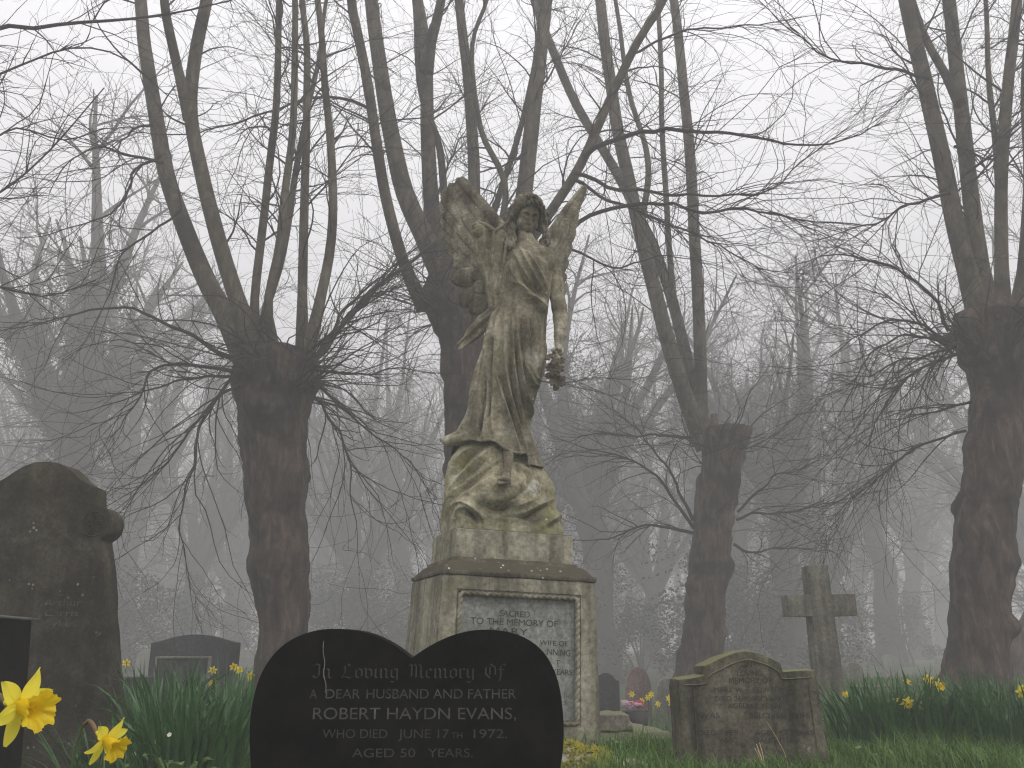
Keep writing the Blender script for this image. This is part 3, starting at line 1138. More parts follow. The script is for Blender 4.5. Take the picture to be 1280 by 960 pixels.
# --- hair: waves drawn from the crown, curls to the shoulders
Hh = SDF(PS(612, 322, -.22), PS(705, 228, .26), .0042)
Hh.ell(HP(0, 8, -7), np.array([20.5, 21, 20]) * u, AX, .01)
Hh.ell(HP(0, -10, -16), np.array([17, 22, 11]) * u, AX, .01)
Hh.ell(HP(0, -3, 17), np.array([13.4, 17.5, 17]) * u, AX, .006, 'sub')
for sx in (-1, 1):
    for k in range(7):
        t0 = k / 6.0
        a0 = HP(sx * .3, 25.2 - 12 * t0 ** 1.5, 5 - 26 * t0)
        zf = 13 - 9 * t0
        pts = [a0, HP(sx * (6 + 2 * t0), 23 - 10 * t0, 8 - 18 * t0), HP(sx * (12 + 3 * t0), 16 - 9 * t0, zf - 2 - 6 * t0),
               HP(sx * (17 + 2 * t0), 6 - 8 * t0, zf - 7 - 6 * t0), HP(sx * 18.5, -6 - 8 * t0, 2 - 8 * t0)]
        pts = resample(np.array(pts), 12)
        wob = np.sin(np.arange(12) * 1.7 + k * 1.3)[:, None] * (rt * .9 + upv * .8) * u
        Hh.chain(list(pts + wob), [2.6 * u] * 6 + [3.0 * u] * 6, .003)
    # waves swept from the parting along the hairline
    for l in range(4):
        pts = [HP(sx * .4, 17.5 + 2.3 * l, 14.2 - 3.2 * l), HP(sx * 4.5, 17.2 + 2.0 * l, 14.8 - 3.2 * l), HP(sx * 9, 14.2 + 1.9 * l, 12.8 - 3.2 * l),
               HP(sx * 13.2, 9.2 + 1.6 * l, 9.2 - 3.0 * l), HP(sx * 16.0, 2.0 + 1.2 * l, 5.5 - 2.6 * l), HP(sx * 17.0, -6, 3.0 - 2.4 * l)]
        pts = resample(np.array(pts), 16)
        wob = np.sin(np.arange(16) * 1.25 + l * 1.9)[:, None] * (upv * .8 + fw * .7) * u
        Hh.chain(list(pts + wob), list(np.linspace(1.5, 2.4, 16) * u), .0025)
for pl, r in (([(641, 262, -.02), (637, 274, .0), (638, 286, -.01), (634, 296, -.03), (637, 304, -.07)], 5.5),
              ([(643, 270, .0), (640, 284, -.02), (642, 296, -.05), (640, 306, -.085), (634, 309, -.085)], 4.5),
              ([(637, 292, -.03), (632, 301, -.055), (637, 309, -.085), (642, 305, -.09)], 4.2),
              ([(633, 296, -.02), (628, 303, -.04), (630, 310, -.06)], 4.2),
              ([(679, 264, -.01), (682, 276, .0), (680, 288, .01), (684, 297, .02), (682, 302, .0)], 4.2),
              ([(677, 280, .02), (681, 292, .02), (686, 300, .0), (683, 306, -.03)], 3.6)):
    p = resample(np.array(pl, float), 12)
    q = [PS(a + 1.2 * math.sin(k * 1.9), b_, c_) for k, (a, b_, c_) in enumerate(p)]
    Hh.chain(q, list(np.linspace(r, r * .7, 12) * u * (1 + .18 * np.sin(np.arange(12) * 2.2))), .004)
Hh.warp(lambda P: .0045 * np.sin((P @ rt) / u * 1.1 + 2.5 * vnoise(P, 30, 2) + (P @ upv) / u * .35) * 1.0)
V, Q = Hh.nets()
obj('hair', mesh_np('hair', V, Q), M['hair'], statue)

# --- sleeve hanging from the broken arm
S = SDF(PS(580, 400, -.2), PS(640, 268, .15), .0045)
S.cone(PS(607, 292, -.05), PS(615, 384, -.045), .062, .020, .01, flat=((0, 1, 0), 1.5))
S.cone(PS(622, 296, -.05), PS(618, 384, -.045), .055, .020, .01, flat=((0, 1, 0), 1.5))
for pl, r0, r1, dd in (([(595, 297), (600, 330), (612, 376)], .021, .010, -.05), ([(606, 290), (608, 330), (615, 382)], .025, .012, -.085),
                       ([(617, 287), (615, 330), (617, 386)], .012, .012, -.115), ([(626, 289), (621, 330), (619, 380)], .019, .011, -.05),
                       ([(634, 300), (629, 330), (622, 366)], .015, .010, -.085)):
    p = resample(np.array(pl, float), 8)
    k = np.arange(8) / 7
    S.chain([PS(a, b_, dd + .02 * kk) for (a, b_), kk in zip(p, k)], list((r0 + (r1 - r0) * k) * .75), .011)
S.ell(PS(599, 290, -.06), (.046, .05, .046), None, .01)
S.chain([PS(596, 278, -.05), PS(606, 281, -.08), PS(617, 289, -.1), PS(627, 283, -.075), PS(636, 276, -.03)], [.016, .014, .011, .011, .008], .006)
S.ell(PS(591.5, 283.5, -.115), (.014, .04, .018), None, .005, 'sub')
V, Q = S.nets()
obj('sleeve', mesh_np('sleeve', V, Q), M['statue'], statue)


# --- wings: overlapping carved feathers
def feather(mb, root, tip, w, thick, d0, d1, curve=0., n=22, m=14, blunt=.75):
    r, t = np.array(root, float), np.array(tip, float)
    s = np.linspace(0, 1, n)
    dirv = t - r
    L = np.linalg.norm(dirv)
    nn = np.array([-dirv[1], dirv[0]]) / L
    c2 = r + s[:, None] * dirv + (np.sin(np.pi * s) * curve)[:, None] * nn
    wid = w * (.45 + .55 * np.clip(s / .35, 0, 1)) * np.sqrt(np.clip(1 - np.clip((s - blunt) / (1.0001 - blunt), 0, 1) ** 2, 0, 1))
    a = np.arange(m) / m * 2 * np.pi
    V = []
    for k in range(n):
        dd = d0 + (d1 - d0) * s[k]
        for ang in a:
            off = math.cos(ang) * wid[k]
            rib = .35 * thick * math.exp(-(off / (w * .16)) ** 2) if math.sin(ang) < 0 else 0
            barb = .10 * thick * math.sin(abs(off) * 2.2 + s[k] * 40)
            p2 = c2[k] + nn * off
            cup = -.3 * thick * (abs(off) / w) ** 2
            sc = (1 - .7 * max(0, (s[k] - .9) / .1))
            V.append(PS(p2[0], p2[1], dd + math.sin(ang) * thick * sc * (1 if math.sin(ang) > 0 else 1) - rib + barb * (math.sin(ang) < 0) - cup))
    i = np.arange(n - 1)[:, None] * m
    j = np.arange(m)[None]
    j2 = (j + 1) % m
    Q = np.stack([i + j, i + j2, i + m + j2, i + m + j], -1).reshape(-1, 4)
    mb.add(V, Q)


wl, wr = MB(), MB()
for a, b, w, d0, d1, c in [
    ((630, 300), (571, 222), 9, .13, .24, -2), ((624, 306), (561, 229), 8.5, .14, .25, -2), ((618, 314), (553, 239), 8.5, .14, .255, -2),
    ((614, 324), (550, 252), 8.5, .15, .26, -2), ((612, 334), (552, 270), 8.5, .15, .26, -1), ((610, 342), (556, 288), 8.5, .15, .25, 0),
    ((610, 350), (560, 306), 8.5, .15, .245, 1), ((610, 356), (567, 324), 8, .15, .23, 2)]:
    feather(wl, a, b, w * 1.15, .010, d0, d1, c, blunt=.86)
for a, b, w, d0, d1, c in [
    ((632, 308), (588, 250), 7.5, .10, .20, -2), ((626, 318), (577, 262), 7.5, .10, .20, -2), ((620, 328), (572, 282), 7.5, .10, .205, -1),
    ((618, 338), (573, 302), 7.5, .10, .20, 0), ((618, 348), (578, 322), 8, .10, .18, 1),
    ((630, 322), (598, 284), 7, .06, .15, -1), ((624, 334), (588, 300), 7, .06, .15, 0), ((620, 344), (588, 318), 7, .06, .14, 0),
    ((616, 352), (563, 348), 10, .09, .14, 3), ((616, 356), (588, 340), 8, .06, .10, 2), ((618, 366), (573, 379), 10, .07, .12, 3),
    ((616, 360), (590, 360), 7, .05, .085, 2), ((620, 376), (586, 390), 8, .06, .10, 2)]:
    feather(wl, a, b, w * 1.25, .011, d0, d1, c, blunt=.62)
# thick leading edge
e = np.array([PS(x, y, d) for x, y, d in ((640, 305, .1), (622, 280, .15), (600, 253, .19), (576, 226, .23))])
V, Q = tubes(resample(e, 16)[None], np.linspace(.045, .034, 16)[None], 10)
wl.add(V, Q)
for a, b, w, d0, d1, c in [
    ((676, 312), (733, 231), 5.5, .13, .24, 2), ((680, 316), (730, 238), 5.5, .14, .24, 2), ((682, 322), (722, 262), 6, .14, .24, 2),
    ((684, 330), (722, 270), 5, .15, .23, 2), ((686, 338), (718, 284), 6, .15, .23, 1), ((688, 346), (713, 302), 6, .15, .22, 1),
    ((690, 356), (708, 322), 6, .14, .2, 0), ((692, 366), (705, 340), 6, .13, .18, 0)]:
    feather(wr, a, b, w * 1.15, .010, d0, d1, c, blunt=.8)
for a, b, w, d0, d1, c in [
    ((678, 318), (714, 262), 5, .10, .19, 2), ((682, 326), (710, 280), 5, .10, .19, 1), ((684, 334), (706, 298), 5, .10, .18, 1),
    ((686, 344), (704, 314), 5, .10, .17, 0), ((680, 320), (700, 288), 5, .07, .14, 1), ((690, 378), (709, 354), 6, .09, .14, -1),
    ((692, 366), (707, 368), 5, .09, .13, -2)]:
    feather(wr, a, b, w * 1.2, .010, d0, d1, c, blunt=.6)
e = np.array([PS(x, y, d) for x, y, d in ((672, 312, .1), (690, 288, .15), (708, 260, .19), (727, 236, .23))])
V, Q = tubes(resample(e, 16)[None], np.linspace(.03, .012, 16)[None], 10)
wr.add(V, Q)
obj('wing', wl.mesh('wing'), M['wing'], statue)
obj('wing', wr.mesh('wing'), M['wing'], statue)

# --- wreath of carved flowers in her left hand
S = SDF(PS(675, 500, -.26), PS(718, 430, .06), .0032)
S.chain([PS(697, 441, -.1), PS(694, 455, -.1), PS(693, 470, -.1), PS(696, 484, -.1)], [.018, .03, .03, .016], .006)
for x, y, r, d in ((697, 440, 6, -.12), (686, 447, 5.5, -.11), (703, 451, 5, -.10), (693, 453, 5.5, -.135), (687, 459, 5.5, -.11), (700, 461, 5.5, -.12),
                   (691, 466, 5.5, -.13), (685, 470, 4.5, -.1), (698, 472, 5.5, -.12), (690, 478, 5, -.12), (702, 479, 5, -.1), (695, 485, 4.5, -.11),
                   (704, 473, 4, -.08), (697, 452, 5, -.07), (693, 475, 5, -.06)):
    c = PS(x, y, d)
    rr = r * SPX
    S.ell(c, (rr * .38,) * 3, None, .004)
    ph = rng.uniform(0, 6)
    tl = rng.normal(size=3) * .45 + np.array([0, -1, 0])
    tl /= np.linalg.norm(tl)
    e1 = np.cross(tl, [0, 0, 1.])
    e1 /= np.linalg.norm(e1)
    e2 = np.cross(tl, e1)
    for k in range(5):
        an = ph + k * 2 * math.pi / 5
        pc = c + (e1 * math.cos(an) + e2 * math.sin(an)) * rr * .62 + tl * rr * .15
        S.ell(pc, (rr * .40, rr * .3, rr * .40), None, .002)
V, Q = S.nets()
obj('wreath', mesh_np('wreath', V, Q), M['hair'], statue)

# --- rocky mound with trailing cloth
MR = [(552, 590, 650, .10, -.02), (562, 574, 668, .13, -.0), (580, 562, 680, .165, 0), (597, 557, 683, .195, 0), (615, 556, 688, .225, .005),
      (632, 552, 695, .245, .02), (646, 549, 702, .245, .035), (658, 546, 707, .238, .045), (670, 545, 708, .236, .045), (690, 545, 708, .234, .045)]
MF = [(a * .66, w * 1.1, pl) for pl, a, w in [
    ([(622, 556), (603, 568), (585, 586), (563, 612)], .034, 4.2), ([(622, 566), (606, 578), (588, 596), (566, 618)], .030, 3.6),
    ([(612, 572), (594, 588), (574, 608)], -.036, 3.2), ([(604, 560), (585, 574), (566, 596)], -.03, 3.2), ([(596, 556), (578, 568), (563, 582)], .028, 3.8),
    ([(624, 578), (606, 592), (590, 606), (570, 622)], -.03, 3.2), ([(560, 622), (590, 612), (612, 598)], .02, 4.0),
    ([(600, 612), (622, 606), (640, 602), (656, 604)], .048, 13), ([(595, 622), (625, 626), (652, 616)], .036, 9),
    ([(605, 633), (624, 638), (645, 632)], -.035, 4.0), ([(655, 612), (640, 625), (628, 634)], -.02, 3),
    ([(690, 622), (672, 632), (650, 645), (632, 655)], .026, 4.2), ([(668, 624), (645, 634), (628, 646)], .03, 3.6), ([(680, 634), (660, 646), (645, 656)], -.03, 3),
    ([(704, 640), (690, 650), (676, 660)], .016, 4), ([(700, 652), (685, 660)], -.02, 3),
    ([(566, 632), (580, 628), (596, 640), (606, 654)], .04, 3.6), ([(570, 648), (576, 636), (588, 636)], .03, 3.2), ([(582, 638), (592, 645), (600, 652)], -.05, 2.8),
    ([(640, 580), (660, 590), (676, 606), (686, 622)], .025, 6), ([(676, 588), (682, 604), (688, 618)], .03, 3),
    ([(622, 585), (620, 598)], -.02, 3), ([(644, 578), (646, 596)], -.02, 3)]]
V, Q = loft(MR, YS, 420, 260, MF, back=(7, .02), e_fn=lambda y: 1.0 - .72 * float(sstep(618, 664, np.array(y))), noise=.012, seed=11, phi=math.radians(17))
mb = MB()
mb.add(V, Q)
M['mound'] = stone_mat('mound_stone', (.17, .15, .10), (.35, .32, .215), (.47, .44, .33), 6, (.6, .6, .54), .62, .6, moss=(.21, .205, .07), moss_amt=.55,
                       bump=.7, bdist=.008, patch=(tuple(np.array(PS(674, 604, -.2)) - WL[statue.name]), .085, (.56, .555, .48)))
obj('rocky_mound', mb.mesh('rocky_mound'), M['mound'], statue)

# ================================================================== pedestal
PHI = math.radians(17)
YF = 4.38            # distance of the pedestal's front left corner
cr = W(545, 719, YF)
ca, sa = math.cos(PHI), math.sin(PHI)
ex, ey = np.array([ca, sa, 0]), np.array([-sa, ca, 0])      # along the front, into the depth
PW, PD = .82, .80
pc = cr + ex * PW / 2 + ey * PD / 2                          # centre under the cornice
TILT = Matrix.Rotation(math.radians(2.0), 4, 'Y')
PM = Matrix.Translation((pc[0], pc[1], 0)) @ TILT @ Matrix.Rotation(PHI, 4, 'Z')
zc = cr[2]                                                   # underside of the weathering
pedestal = empty('stone_pedestal', (pc[0], pc[1], 0), 'lichened stone pedestal with an inscribed panel, under the angel', 'pedestal')


def tapered(bm, z0, z1, w0, d0, w1, d1, bevel=.006, seg=2):
    t = bmesh.new()
    bmesh.ops.create_cube(t, size=1)
    for v in t.verts:
        top = v.co.z > 0
        v.co.x = math.copysign((w1 if top else w0) / 2, v.co.x)
        v.co.y = math.copysign((d1 if top else d0) / 2, v.co.y)
        v.co.z = z1 if top else z0
    if bevel:
        bmesh.ops.bevel(t, geom=t.edges[:], offset=bevel, segments=seg, affect='EDGES', profile=.6)
    me = bpy.data.meshes.new('x')
    t.to_mesh(me)
    t.free()
    bm.from_mesh(me)
    bpy.data.meshes.remove(me)


BAT = .035
# shaft with a recessed panel opening on its front: built from the front face inwards
bm = bmesh.new()
zb = -.05


def at_z(z):   # half widths of the battered shaft at height z
    k = (zc - z) / (zc - zb)
    return PW / 2 + BAT * k, PD / 2 + BAT * k


fx0, fx1 = -PW / 2 + .085, PW / 2 - .085
fz1, fz0 = zc - .075, .155


def fpt(x, z, off=0.):
    return (x, -at_z(z)[1] + off, z)


vs = {}
corner = {}
for nm, z in (('b', zb), ('t', zc)):
    hx, hy = at_z(z)
    for sx in (-1, 1):
        for sy in (-1, 1):
            corner[(nm, sx, sy)] = bm.verts.new((sx * hx, sy * hy, z))
op = [bm.verts.new(fpt(x, z)) for x, z in ((fx0, fz0), (fx1, fz0), (fx1, fz1), (fx0, fz1))]
oi = [bm.verts.new(fpt(x, z, .03)) for x, z in ((fx0, fz0), (fx1, fz0), (fx1, fz1), (fx0, fz1))]
cf = [corner[('b', -1, -1)], corner[('b', 1, -1)], corner[('t', 1, -1)], corner[('t', -1, -1)]]
for k in range(4):
    bm.faces.new((cf[k], cf[(k + 1) % 4], op[(k + 1) % 4], op[k]))
    bm.faces.new((op[k], op[(k + 1) % 4], oi[(k + 1) % 4], oi[k]))
bm.faces.new(oi)
for q in ((('b', -1, 1), ('b', -1, -1), ('t', -1, -1), ('t', -1, 1)), (('b', 1, -1), ('b', 1, 1), ('t', 1, 1), ('t', 1, -1)),
          (('b', 1, 1), ('b', -1, 1), ('t', -1, 1), ('t', 1, 1)), (('t', -1, -1), ('t', 1, -1), ('t', 1, 1), ('t', -1, 1))):
    bm.faces.new([corner[x] for x in q])
bmesh.ops.recalc_face_normals(bm, faces=bm.faces)
es = [e for e in bm.edges if len(e.link_faces) == 2 and e.calc_face_angle(0) > .6]
bmesh.ops.bevel(bm, geom=es, offset=.006, segments=2, affect='EDGES')
roughen(bm, .05, .0035, 14, 4)
bm_obj('shaft', bm, M['pedestal'], pedestal, PM, True, math.radians(35))
# weathering (sloped top with a small roll) and the block the figure stands on
bm = bmesh.new()
tapered(bm, zc - .002, zc + .022, PW + .012, PD + .012, PW + .02, PD + .02, .008)
tapered(bm, zc + .0205, zc + .075, PW + .0, PD + .0, PW - .10, PD - .12, .010)
tapered(bm, zc + .055, zc + .095, PW - .105, PD - .125, PW - .14, PD - .17, .006)
roughen(bm, .035, .006, 16, 8)
bm_obj('cornice', bm, M['cornice'], pedestal, PM, True, math.radians(40))
bz = W(570, 660.5, YF + .14)[2]
bm = bmesh.new()
tapered(bm, zc + .05, bz, .655, .60, .645, .59, .012, 3)
roughen(bm, .04, .006, 12, 15)
bm_obj('plinth_block', bm, M['pedestal'], statue, PM, True, math.radians(40))
bm = bmesh.new()
q = [bm.verts.new(fpt(x, z, .022)) for x, z in ((fx0 + .004, fz0 + .004), (fx1 - .004, fz0 + .004), (fx1 - .004, fz1 - .004), (fx0 + .004, fz1 - .004))]
q2 = [bm.verts.new((v.co.x, v.co.y + .006, v.co.z)) for v in q]
bm.faces.new(q)
for k in range(4):
    bm.faces.new((q[k], q2[k], q2[(k + 1) % 4], q[(k + 1) % 4]))
bmesh.ops.recalc_face_normals(bm, faces=bm.faces)
bm_obj('panel', bm, M['panel'], pedestal, PM)
# rope moulding round the panel
mb = MB()


def rope(a, b, r=.0145, pitch=.032):
    a, b = np.array(a), np.array(b)
    L = np.linalg.norm(b - a)
    n = max(8, int(L / .004))
    m = 12
    d = (b - a) / L
    e1 = np.cross(d, [0, 1., 0])
    e1 /= np.linalg.norm(e1)
    e2 = np.cross(d, e1)
    s = np.linspace(0, L, n)[:, None]
    t = np.arange(m)[None] / m * 2 * np.pi
    rad = r * (.62 + .42 * np.abs(np.cos(1.0 * t - s / pitch * np.pi)))
    V = a + s[..., None] * d + (np.cos(t) * rad)[..., None] * e1 + (np.sin(t) * rad)[..., None] * e2
    i = np.arange(n - 1)[:, None] * m
    j = np.arange(m)[None]
    mb.add(V.reshape(-1, 3), np.stack([i + j, i + (j + 1) % m, i + m + (j + 1) % m, i + m + j], -1).reshape(-1, 4))


rp = [fpt(x, z, .006) for x, z in ((fx0 + .013, fz0 + .013), (fx1 - .013, fz0 + .013), (fx1 - .013, fz1 - .013), (fx0 + .013, fz1 - .013))]
for k in range(4):
    rope(rp[k], rp[(k + 1) % 4])
V = np.concatenate(mb.V)
V = np.array([(PM @ Vector(v))[:] for v in V])
mb.V = [V]
obj('rope_moulding', mb.mesh('rope_moulding'), M['pedestal'], pedestal)
R3 = np.array(PM.to_3x3())
slope = BAT / (zc - zb)
po = np.array((PM @ Vector(fpt(0, .5, .022)))[:])
pr = R3 @ np.array([1, 0, 0])
pu = R3 @ (np.array([0, slope, 1]) / math.hypot(1, slope))
pn = R3 @ (np.array([0, -1, slope]) / math.hypot(1, slope))
me = letter_lines([('SACRED', 624, 662, 770, 7.5, 772), ('TO THE MEMORY OF', 588, 697, 779.5, 8, 784), ('MARY', 612, 660, 792, 8, 794),
                   ('WIFE OF', 674.5, 709.5, 806.5, 6.5, 808), ('NNING', 684, 712.5, 818.5, 8, 820.5), ('T', 694.5, 699.5, 832, 7, 832.3),
                   ('YEARS.', 690, 716.5, 843, 7, 844.2), ('TH', 704, 711, 873, 6, 873.4), ('S.', 704.5, 709.5, 881.5, 6, 881.8)], po, pr, pu, pn, .0015)
obj('lettering', me, M['leadtext'], pedestal)

# ================================================================== heart headstone
YH = 2.10


def hx(px):
    return W(px, 800, YH)[0]


def hzv(py):
    return W(512, py, YH)[2]


oL = [(514.5, 823), (505, 815), (494, 807.5), (480, 799.5), (464, 792.5), (446, 788), (426, 786), (404, 786.5), (384, 790.5), (366, 798), (350, 810), (338, 825),
      (329, 843), (323.5, 864), (320.5, 888), (320.5, 910), (322, 930), (324.5, 950), (330, 985), (342, 1030), (355, 1060), (362, 1092)]
oR = [(514.5, 823), (525, 815), (538, 807), (552, 799.5), (570, 792.5), (590, 788), (612, 787), (634, 789.5), (654, 796), (670, 806), (683, 820), (692, 837),
      (698, 856), (701.5, 880), (703, 905), (702.5, 928), (700, 950), (693, 985), (680, 1030), (667, 1060), (660, 1092)]
sL = resample(np.array(oL, float), 60)
sR = resample(np.array(oR, float), 60)
out = [(hx(a), hzv(b)) for a, b in sL] + [(hx(a), hzv(b)) for a, b in sR[::-1][:-1]]
hs_root = empty('heart_headstone', (hx(512), YH + .04, 0), 'black granite headstone shaped like a heart, with a worn inscription', 'headstone')
bm = prism(out, .085, .004, YH)
bm_obj('stone', bm, M['granite'], hs_root, None, True, math.radians(30))
hn = np.array([0, -1., 0])
ho_ = np.array([0, YH, .5])
hr_, hu_ = np.array([1., 0, 0]), np.array([0, 0, 1.])
me = letter_lines([('A', 387, 396, 873, 11.5), ('DEAR', 407, 450, 873, 11.5), ('HUSBAND AND FATHER', 458, 645, 873, 11.8),
                   ('ROBERT HAYDN EVANS,', 391, 645, 899, 14.5)], ho_, hr_, hu_, hn, .0012)
obj('lettering', me, M['carved'], hs_root)
me = letter_lines([('In Loving Memory Of', 390, 633, 847.5, 17.5, None, 1), ('WHO DIED', 403, 484, 922.5, 11), ('JUNE 17', 498, 561, 922.5, 11), ('TH', 564, 578, 922.5, 7),
                   ('1972.', 592, 634, 922.5, 11), ('AGED 50', 440, 519, 946.5, 11), ('YEARS.', 535, 591, 946.5, 11)], ho_, hr_, hu_, hn, .0012)
obj('lettering', me, M['carved_faint'], hs_root)
p = resample(np.array([W(404.5, 801, YH - .002), W(404, 815, YH - .002), W(406, 828, YH - .002), W(404.5, 842, YH - .002), W(407.5, 856, YH - .002), W(407, 866, YH - .002)]), 30)
V, Q = tubes(p[None], (.0007 + .0004 * np.abs(np.sin(np.arange(30) * 1.3)))[None], 4)
obj('pale_streak', mesh_np('pale_streak', V, Q), M['streak'], hs_root)
# foot of the stone
bm = bmesh.new()
box(bm, (hx(512) - .33, YH - .10, -.06), (hx(512) + .33, YH + .20, .045), .01)
bm_obj('base', bm, M['granite'], hs_root)

# ================================================================== big old gravestone at the left
YO = 4.6


WW = W


def ox(px, py=760):
    return W(px, py, YO)[0]


def oz(py):
    return W(60, py, YO)[2]


def old_outline():
    def W(a, b, Y):
        return WW(a - 12 * min(max((a - 60) / 70, 0), 1), b, Y)

    def ox(px, py=760):
        return W(px, py, YO)[0]
    pts = [(147, 985), (144, 900), (141.5, 800), (138, 712)]
    xr = 138
    zz = []
    P = [(ox(158, 985), -.32)]
    for a, b in ((151, 900), (146, 800), (141, 705)):
        P.append((W(a, b, YO)[0], oz(b)))
    c = W(130, 654, YO)
    r = 22 * mpp(654, YO)
    P += [(c[0] + r * math.cos(t), c[2] + r * math.sin(t)) for t in np.linspace(-1.15, 1.45, 18)]
    top = [(130, 632), (129.5, 608), (118, 604), (106, 597), (97, 589), (86, 582), (74, 577.5), (60, 576), (44, 577.5), (30, 582), (18, 589), (6, 597), (-8, 604), (-18, 608), (-18.5, 632)]
    P += [(W(a, b, YO)[0], oz(b)) for a, b in top]
    c = W(-19, 654, YO)
    P += [(c[0] + r * math.cos(t), c[2] + r * math.sin(t)) for t in np.linspace(math.pi - 1.45, math.pi + 1.15, 18)]
    for a, b in ((-32, 705), (-38, 800), (-44, 900)):
        P.append((W(a, b, YO)[0], oz(b)))
    P.append((ox(-50, 985), -.32))
    return P


old = empty('arched_gravestone', (ox(55), YO + .08, 0), 'tall dark weathered gravestone with arched top and round carved shoulders', 'gravestone')
bm = prism(old_outline(), .16, .012, YO)
roughen(bm, .07, .007, 9, 21)
bm_obj('stone', bm, M['old'], old, None, True, math.radians(38))
for k, cxp in enumerate((117, -17)):
    c = W(cxp, 655, YO - .012)
    mb = MB()
    r = 15 * mpp(655, YO)
    t = np.linspace(0, 2 * np.pi, 40)
    V, Q = tubes(np.stack([c[0] + r * np.cos(t), c[1] + 0 * t, c[2] + r * np.sin(t)], -1)[None], np.full((1, 40), .004), 8)
    mb.add(V, Q)
    for q in range(5):
        an = q * 2 * math.pi / 5 + .3
        pts = [c + np.array([math.cos(an + b) * a * r, -.002, math.sin(an + b) * a * r]) for a, b in ((.1, 0), (.4, .35), (.72, 0), (.4, -.35), (.1, 0))]
        V, Q = tubes(resample(np.array(pts), 16)[None], np.full((1, 16), .0045), 6)
        mb.add(V, Q)
    obj('rosette', mb.mesh('rosette'), M['old'], old)
me = letter_lines([('Arthur', 55, 102, 757, 8), ('Carris', 56, 98, 770, 8), ('Sykes', 57, 96, 783, 8)], np.array([0, YO, .9]), hr_, hu_, hn, .0055)
obj('lettering', me, M['oldtext'], old)

# black polished stone cut by the left edge
YB = 3.3
bk = empty('black_gravestone', (W(-30, 870, YB)[0], YB + .06, 0), 'black polished gravestone with a pale top edge before the arched gravestone', 'gravestone')
zt = W(20, 775, YB)[2]
out = [(W(22, 960, YB)[0], -.35), (W(21.5, 777, YB)[0], zt), (W(-60, 766, YB)[0], zt + .02), (W(-140, 775, YB)[0], zt), (W(-141, 960, YB)[0], -.35)]
bm = prism(out, .10, .004, YB)
bm_obj('stone', bm, M['granite'], bk)
bm = prism([(W(30, 775, YB)[0], zt + .001), (W(30, 775, YB)[0], zt + .008), (W(-60, 764, YB)[0], zt + .03), (W(-150, 775, YB)[0], zt + .008), (W(-150, 775, YB)[0], zt + .001), (W(-60, 766, YB)[0], zt + .0215)],
           .14, .002, YB - .02)
bm_obj('coping', bm, M['granite_edge'], bk)

# ================================================================== small mossy gravestone
YM = 4.15
zm = lambda py: W(935, py, YM)[2]
xm = lambda px, py=870: W(px, py, YM)[0]
rotm = math.radians(9)
ctr = np.array([xm(940), YM, 0])
gm = empty('mossy_headstone', tuple(ctr), 'low mossy headstone with a humped top and black worn lettering', 'headstone')
hw = (1032 - 848) / 2 * mpp(870, YM)
out = [(hw * 1.04, -.1), (hw, zm(840)), (hw * .51, zm(841)), (hw * .49, zm(831)), (hw * .36, zm(824))]
out += [(hw * a, zm(b)) for a, b in ((.22, 818), (.1, 814.8), (0, 813.5), (-.14, 814.5), (-.28, 818.5), (-.42, 823.5), (-.62, 830.5), (-.64, 842))]
out += [(-hw, zm(846)), (-hw * 1.04, -.1)]
bm = prism(out, .13, .010, 0)
roughen(bm, .045, .007, 15, 31)
MM = Matrix.Translation(ctr) @ Matrix.Rotation(rotm, 4, 'Z') @ Matrix.Rotation(math.radians(-1.5), 4, 'Y')
bm_obj('stone', bm, M['mossy'], gm, MM, True, math.radians(38))
# raised ogee line and margin fillets
mb = MB()
pl = [(-.92, 853.5), (-.62, 852.5), (-.56, 843), (-.38, 835), (-.18, 828), (0, 825), (.16, 828), (.32, 834), (.45, 842), (.5, 850), (.92, 849.5)]
p = np.array([(MM @ Vector((hw * a, -.0015, zm(b))))[:] for a, b in pl])
V, Q = tubes(resample(p, 60)[None], np.full((1, 60), .0035), 6)
mb.add(V, Q)
for sx in (-.8, .86):
    p = np.array([(MM @ Vector((hw * sx * (1 + .03 * k), -.001, zm(858) * (1 - k) + .02 * k)))[:] for k in np.linspace(0, 1, 12)])
    V, Q = tubes(p[None], np.full((1, 12), .0035), 6)
    mb.add(V, Q)
obj('moulding', mb.mesh('moulding'), M['mossy'], gm)
R3 = np.array(MM.to_3x3())
me = letter_lines([('IN', 931, 939.5, 833.5, 5.5), ('LOVING', 921, 952, 845, 7), ('MEMORY OF', 911, 964, 854, 7), ('MARY W. S. EDWARDS,', 892, 986, 865.5, 6.5),
                   ('DIED 26 MARCH 1921,', 893, 987, 876.5, 6.5), ('AGED 62 YEARS.', 909, 979, 885, 6), ('WAS           BELOVED WIFE', 874, 1012, 897.5, 7),
                   ('DIED 3 FEB.      AGED 67 YEARS', 872, 1016, 919, 6.5), ('ALSO       DAUGHTER', 899, 993, 928, 6.5), ('        ', 924, 980, 940, 6)][:9],
                  np.array((MM @ Vector((0, 0, .3)))[:]), R3 @ np.array([1., 0, 0]), R3 @ np.array([0, 0, 1.]), R3 @ np.array([0, -1., 0]), .006)
obj('lettering', me, M['blacktext'], gm)

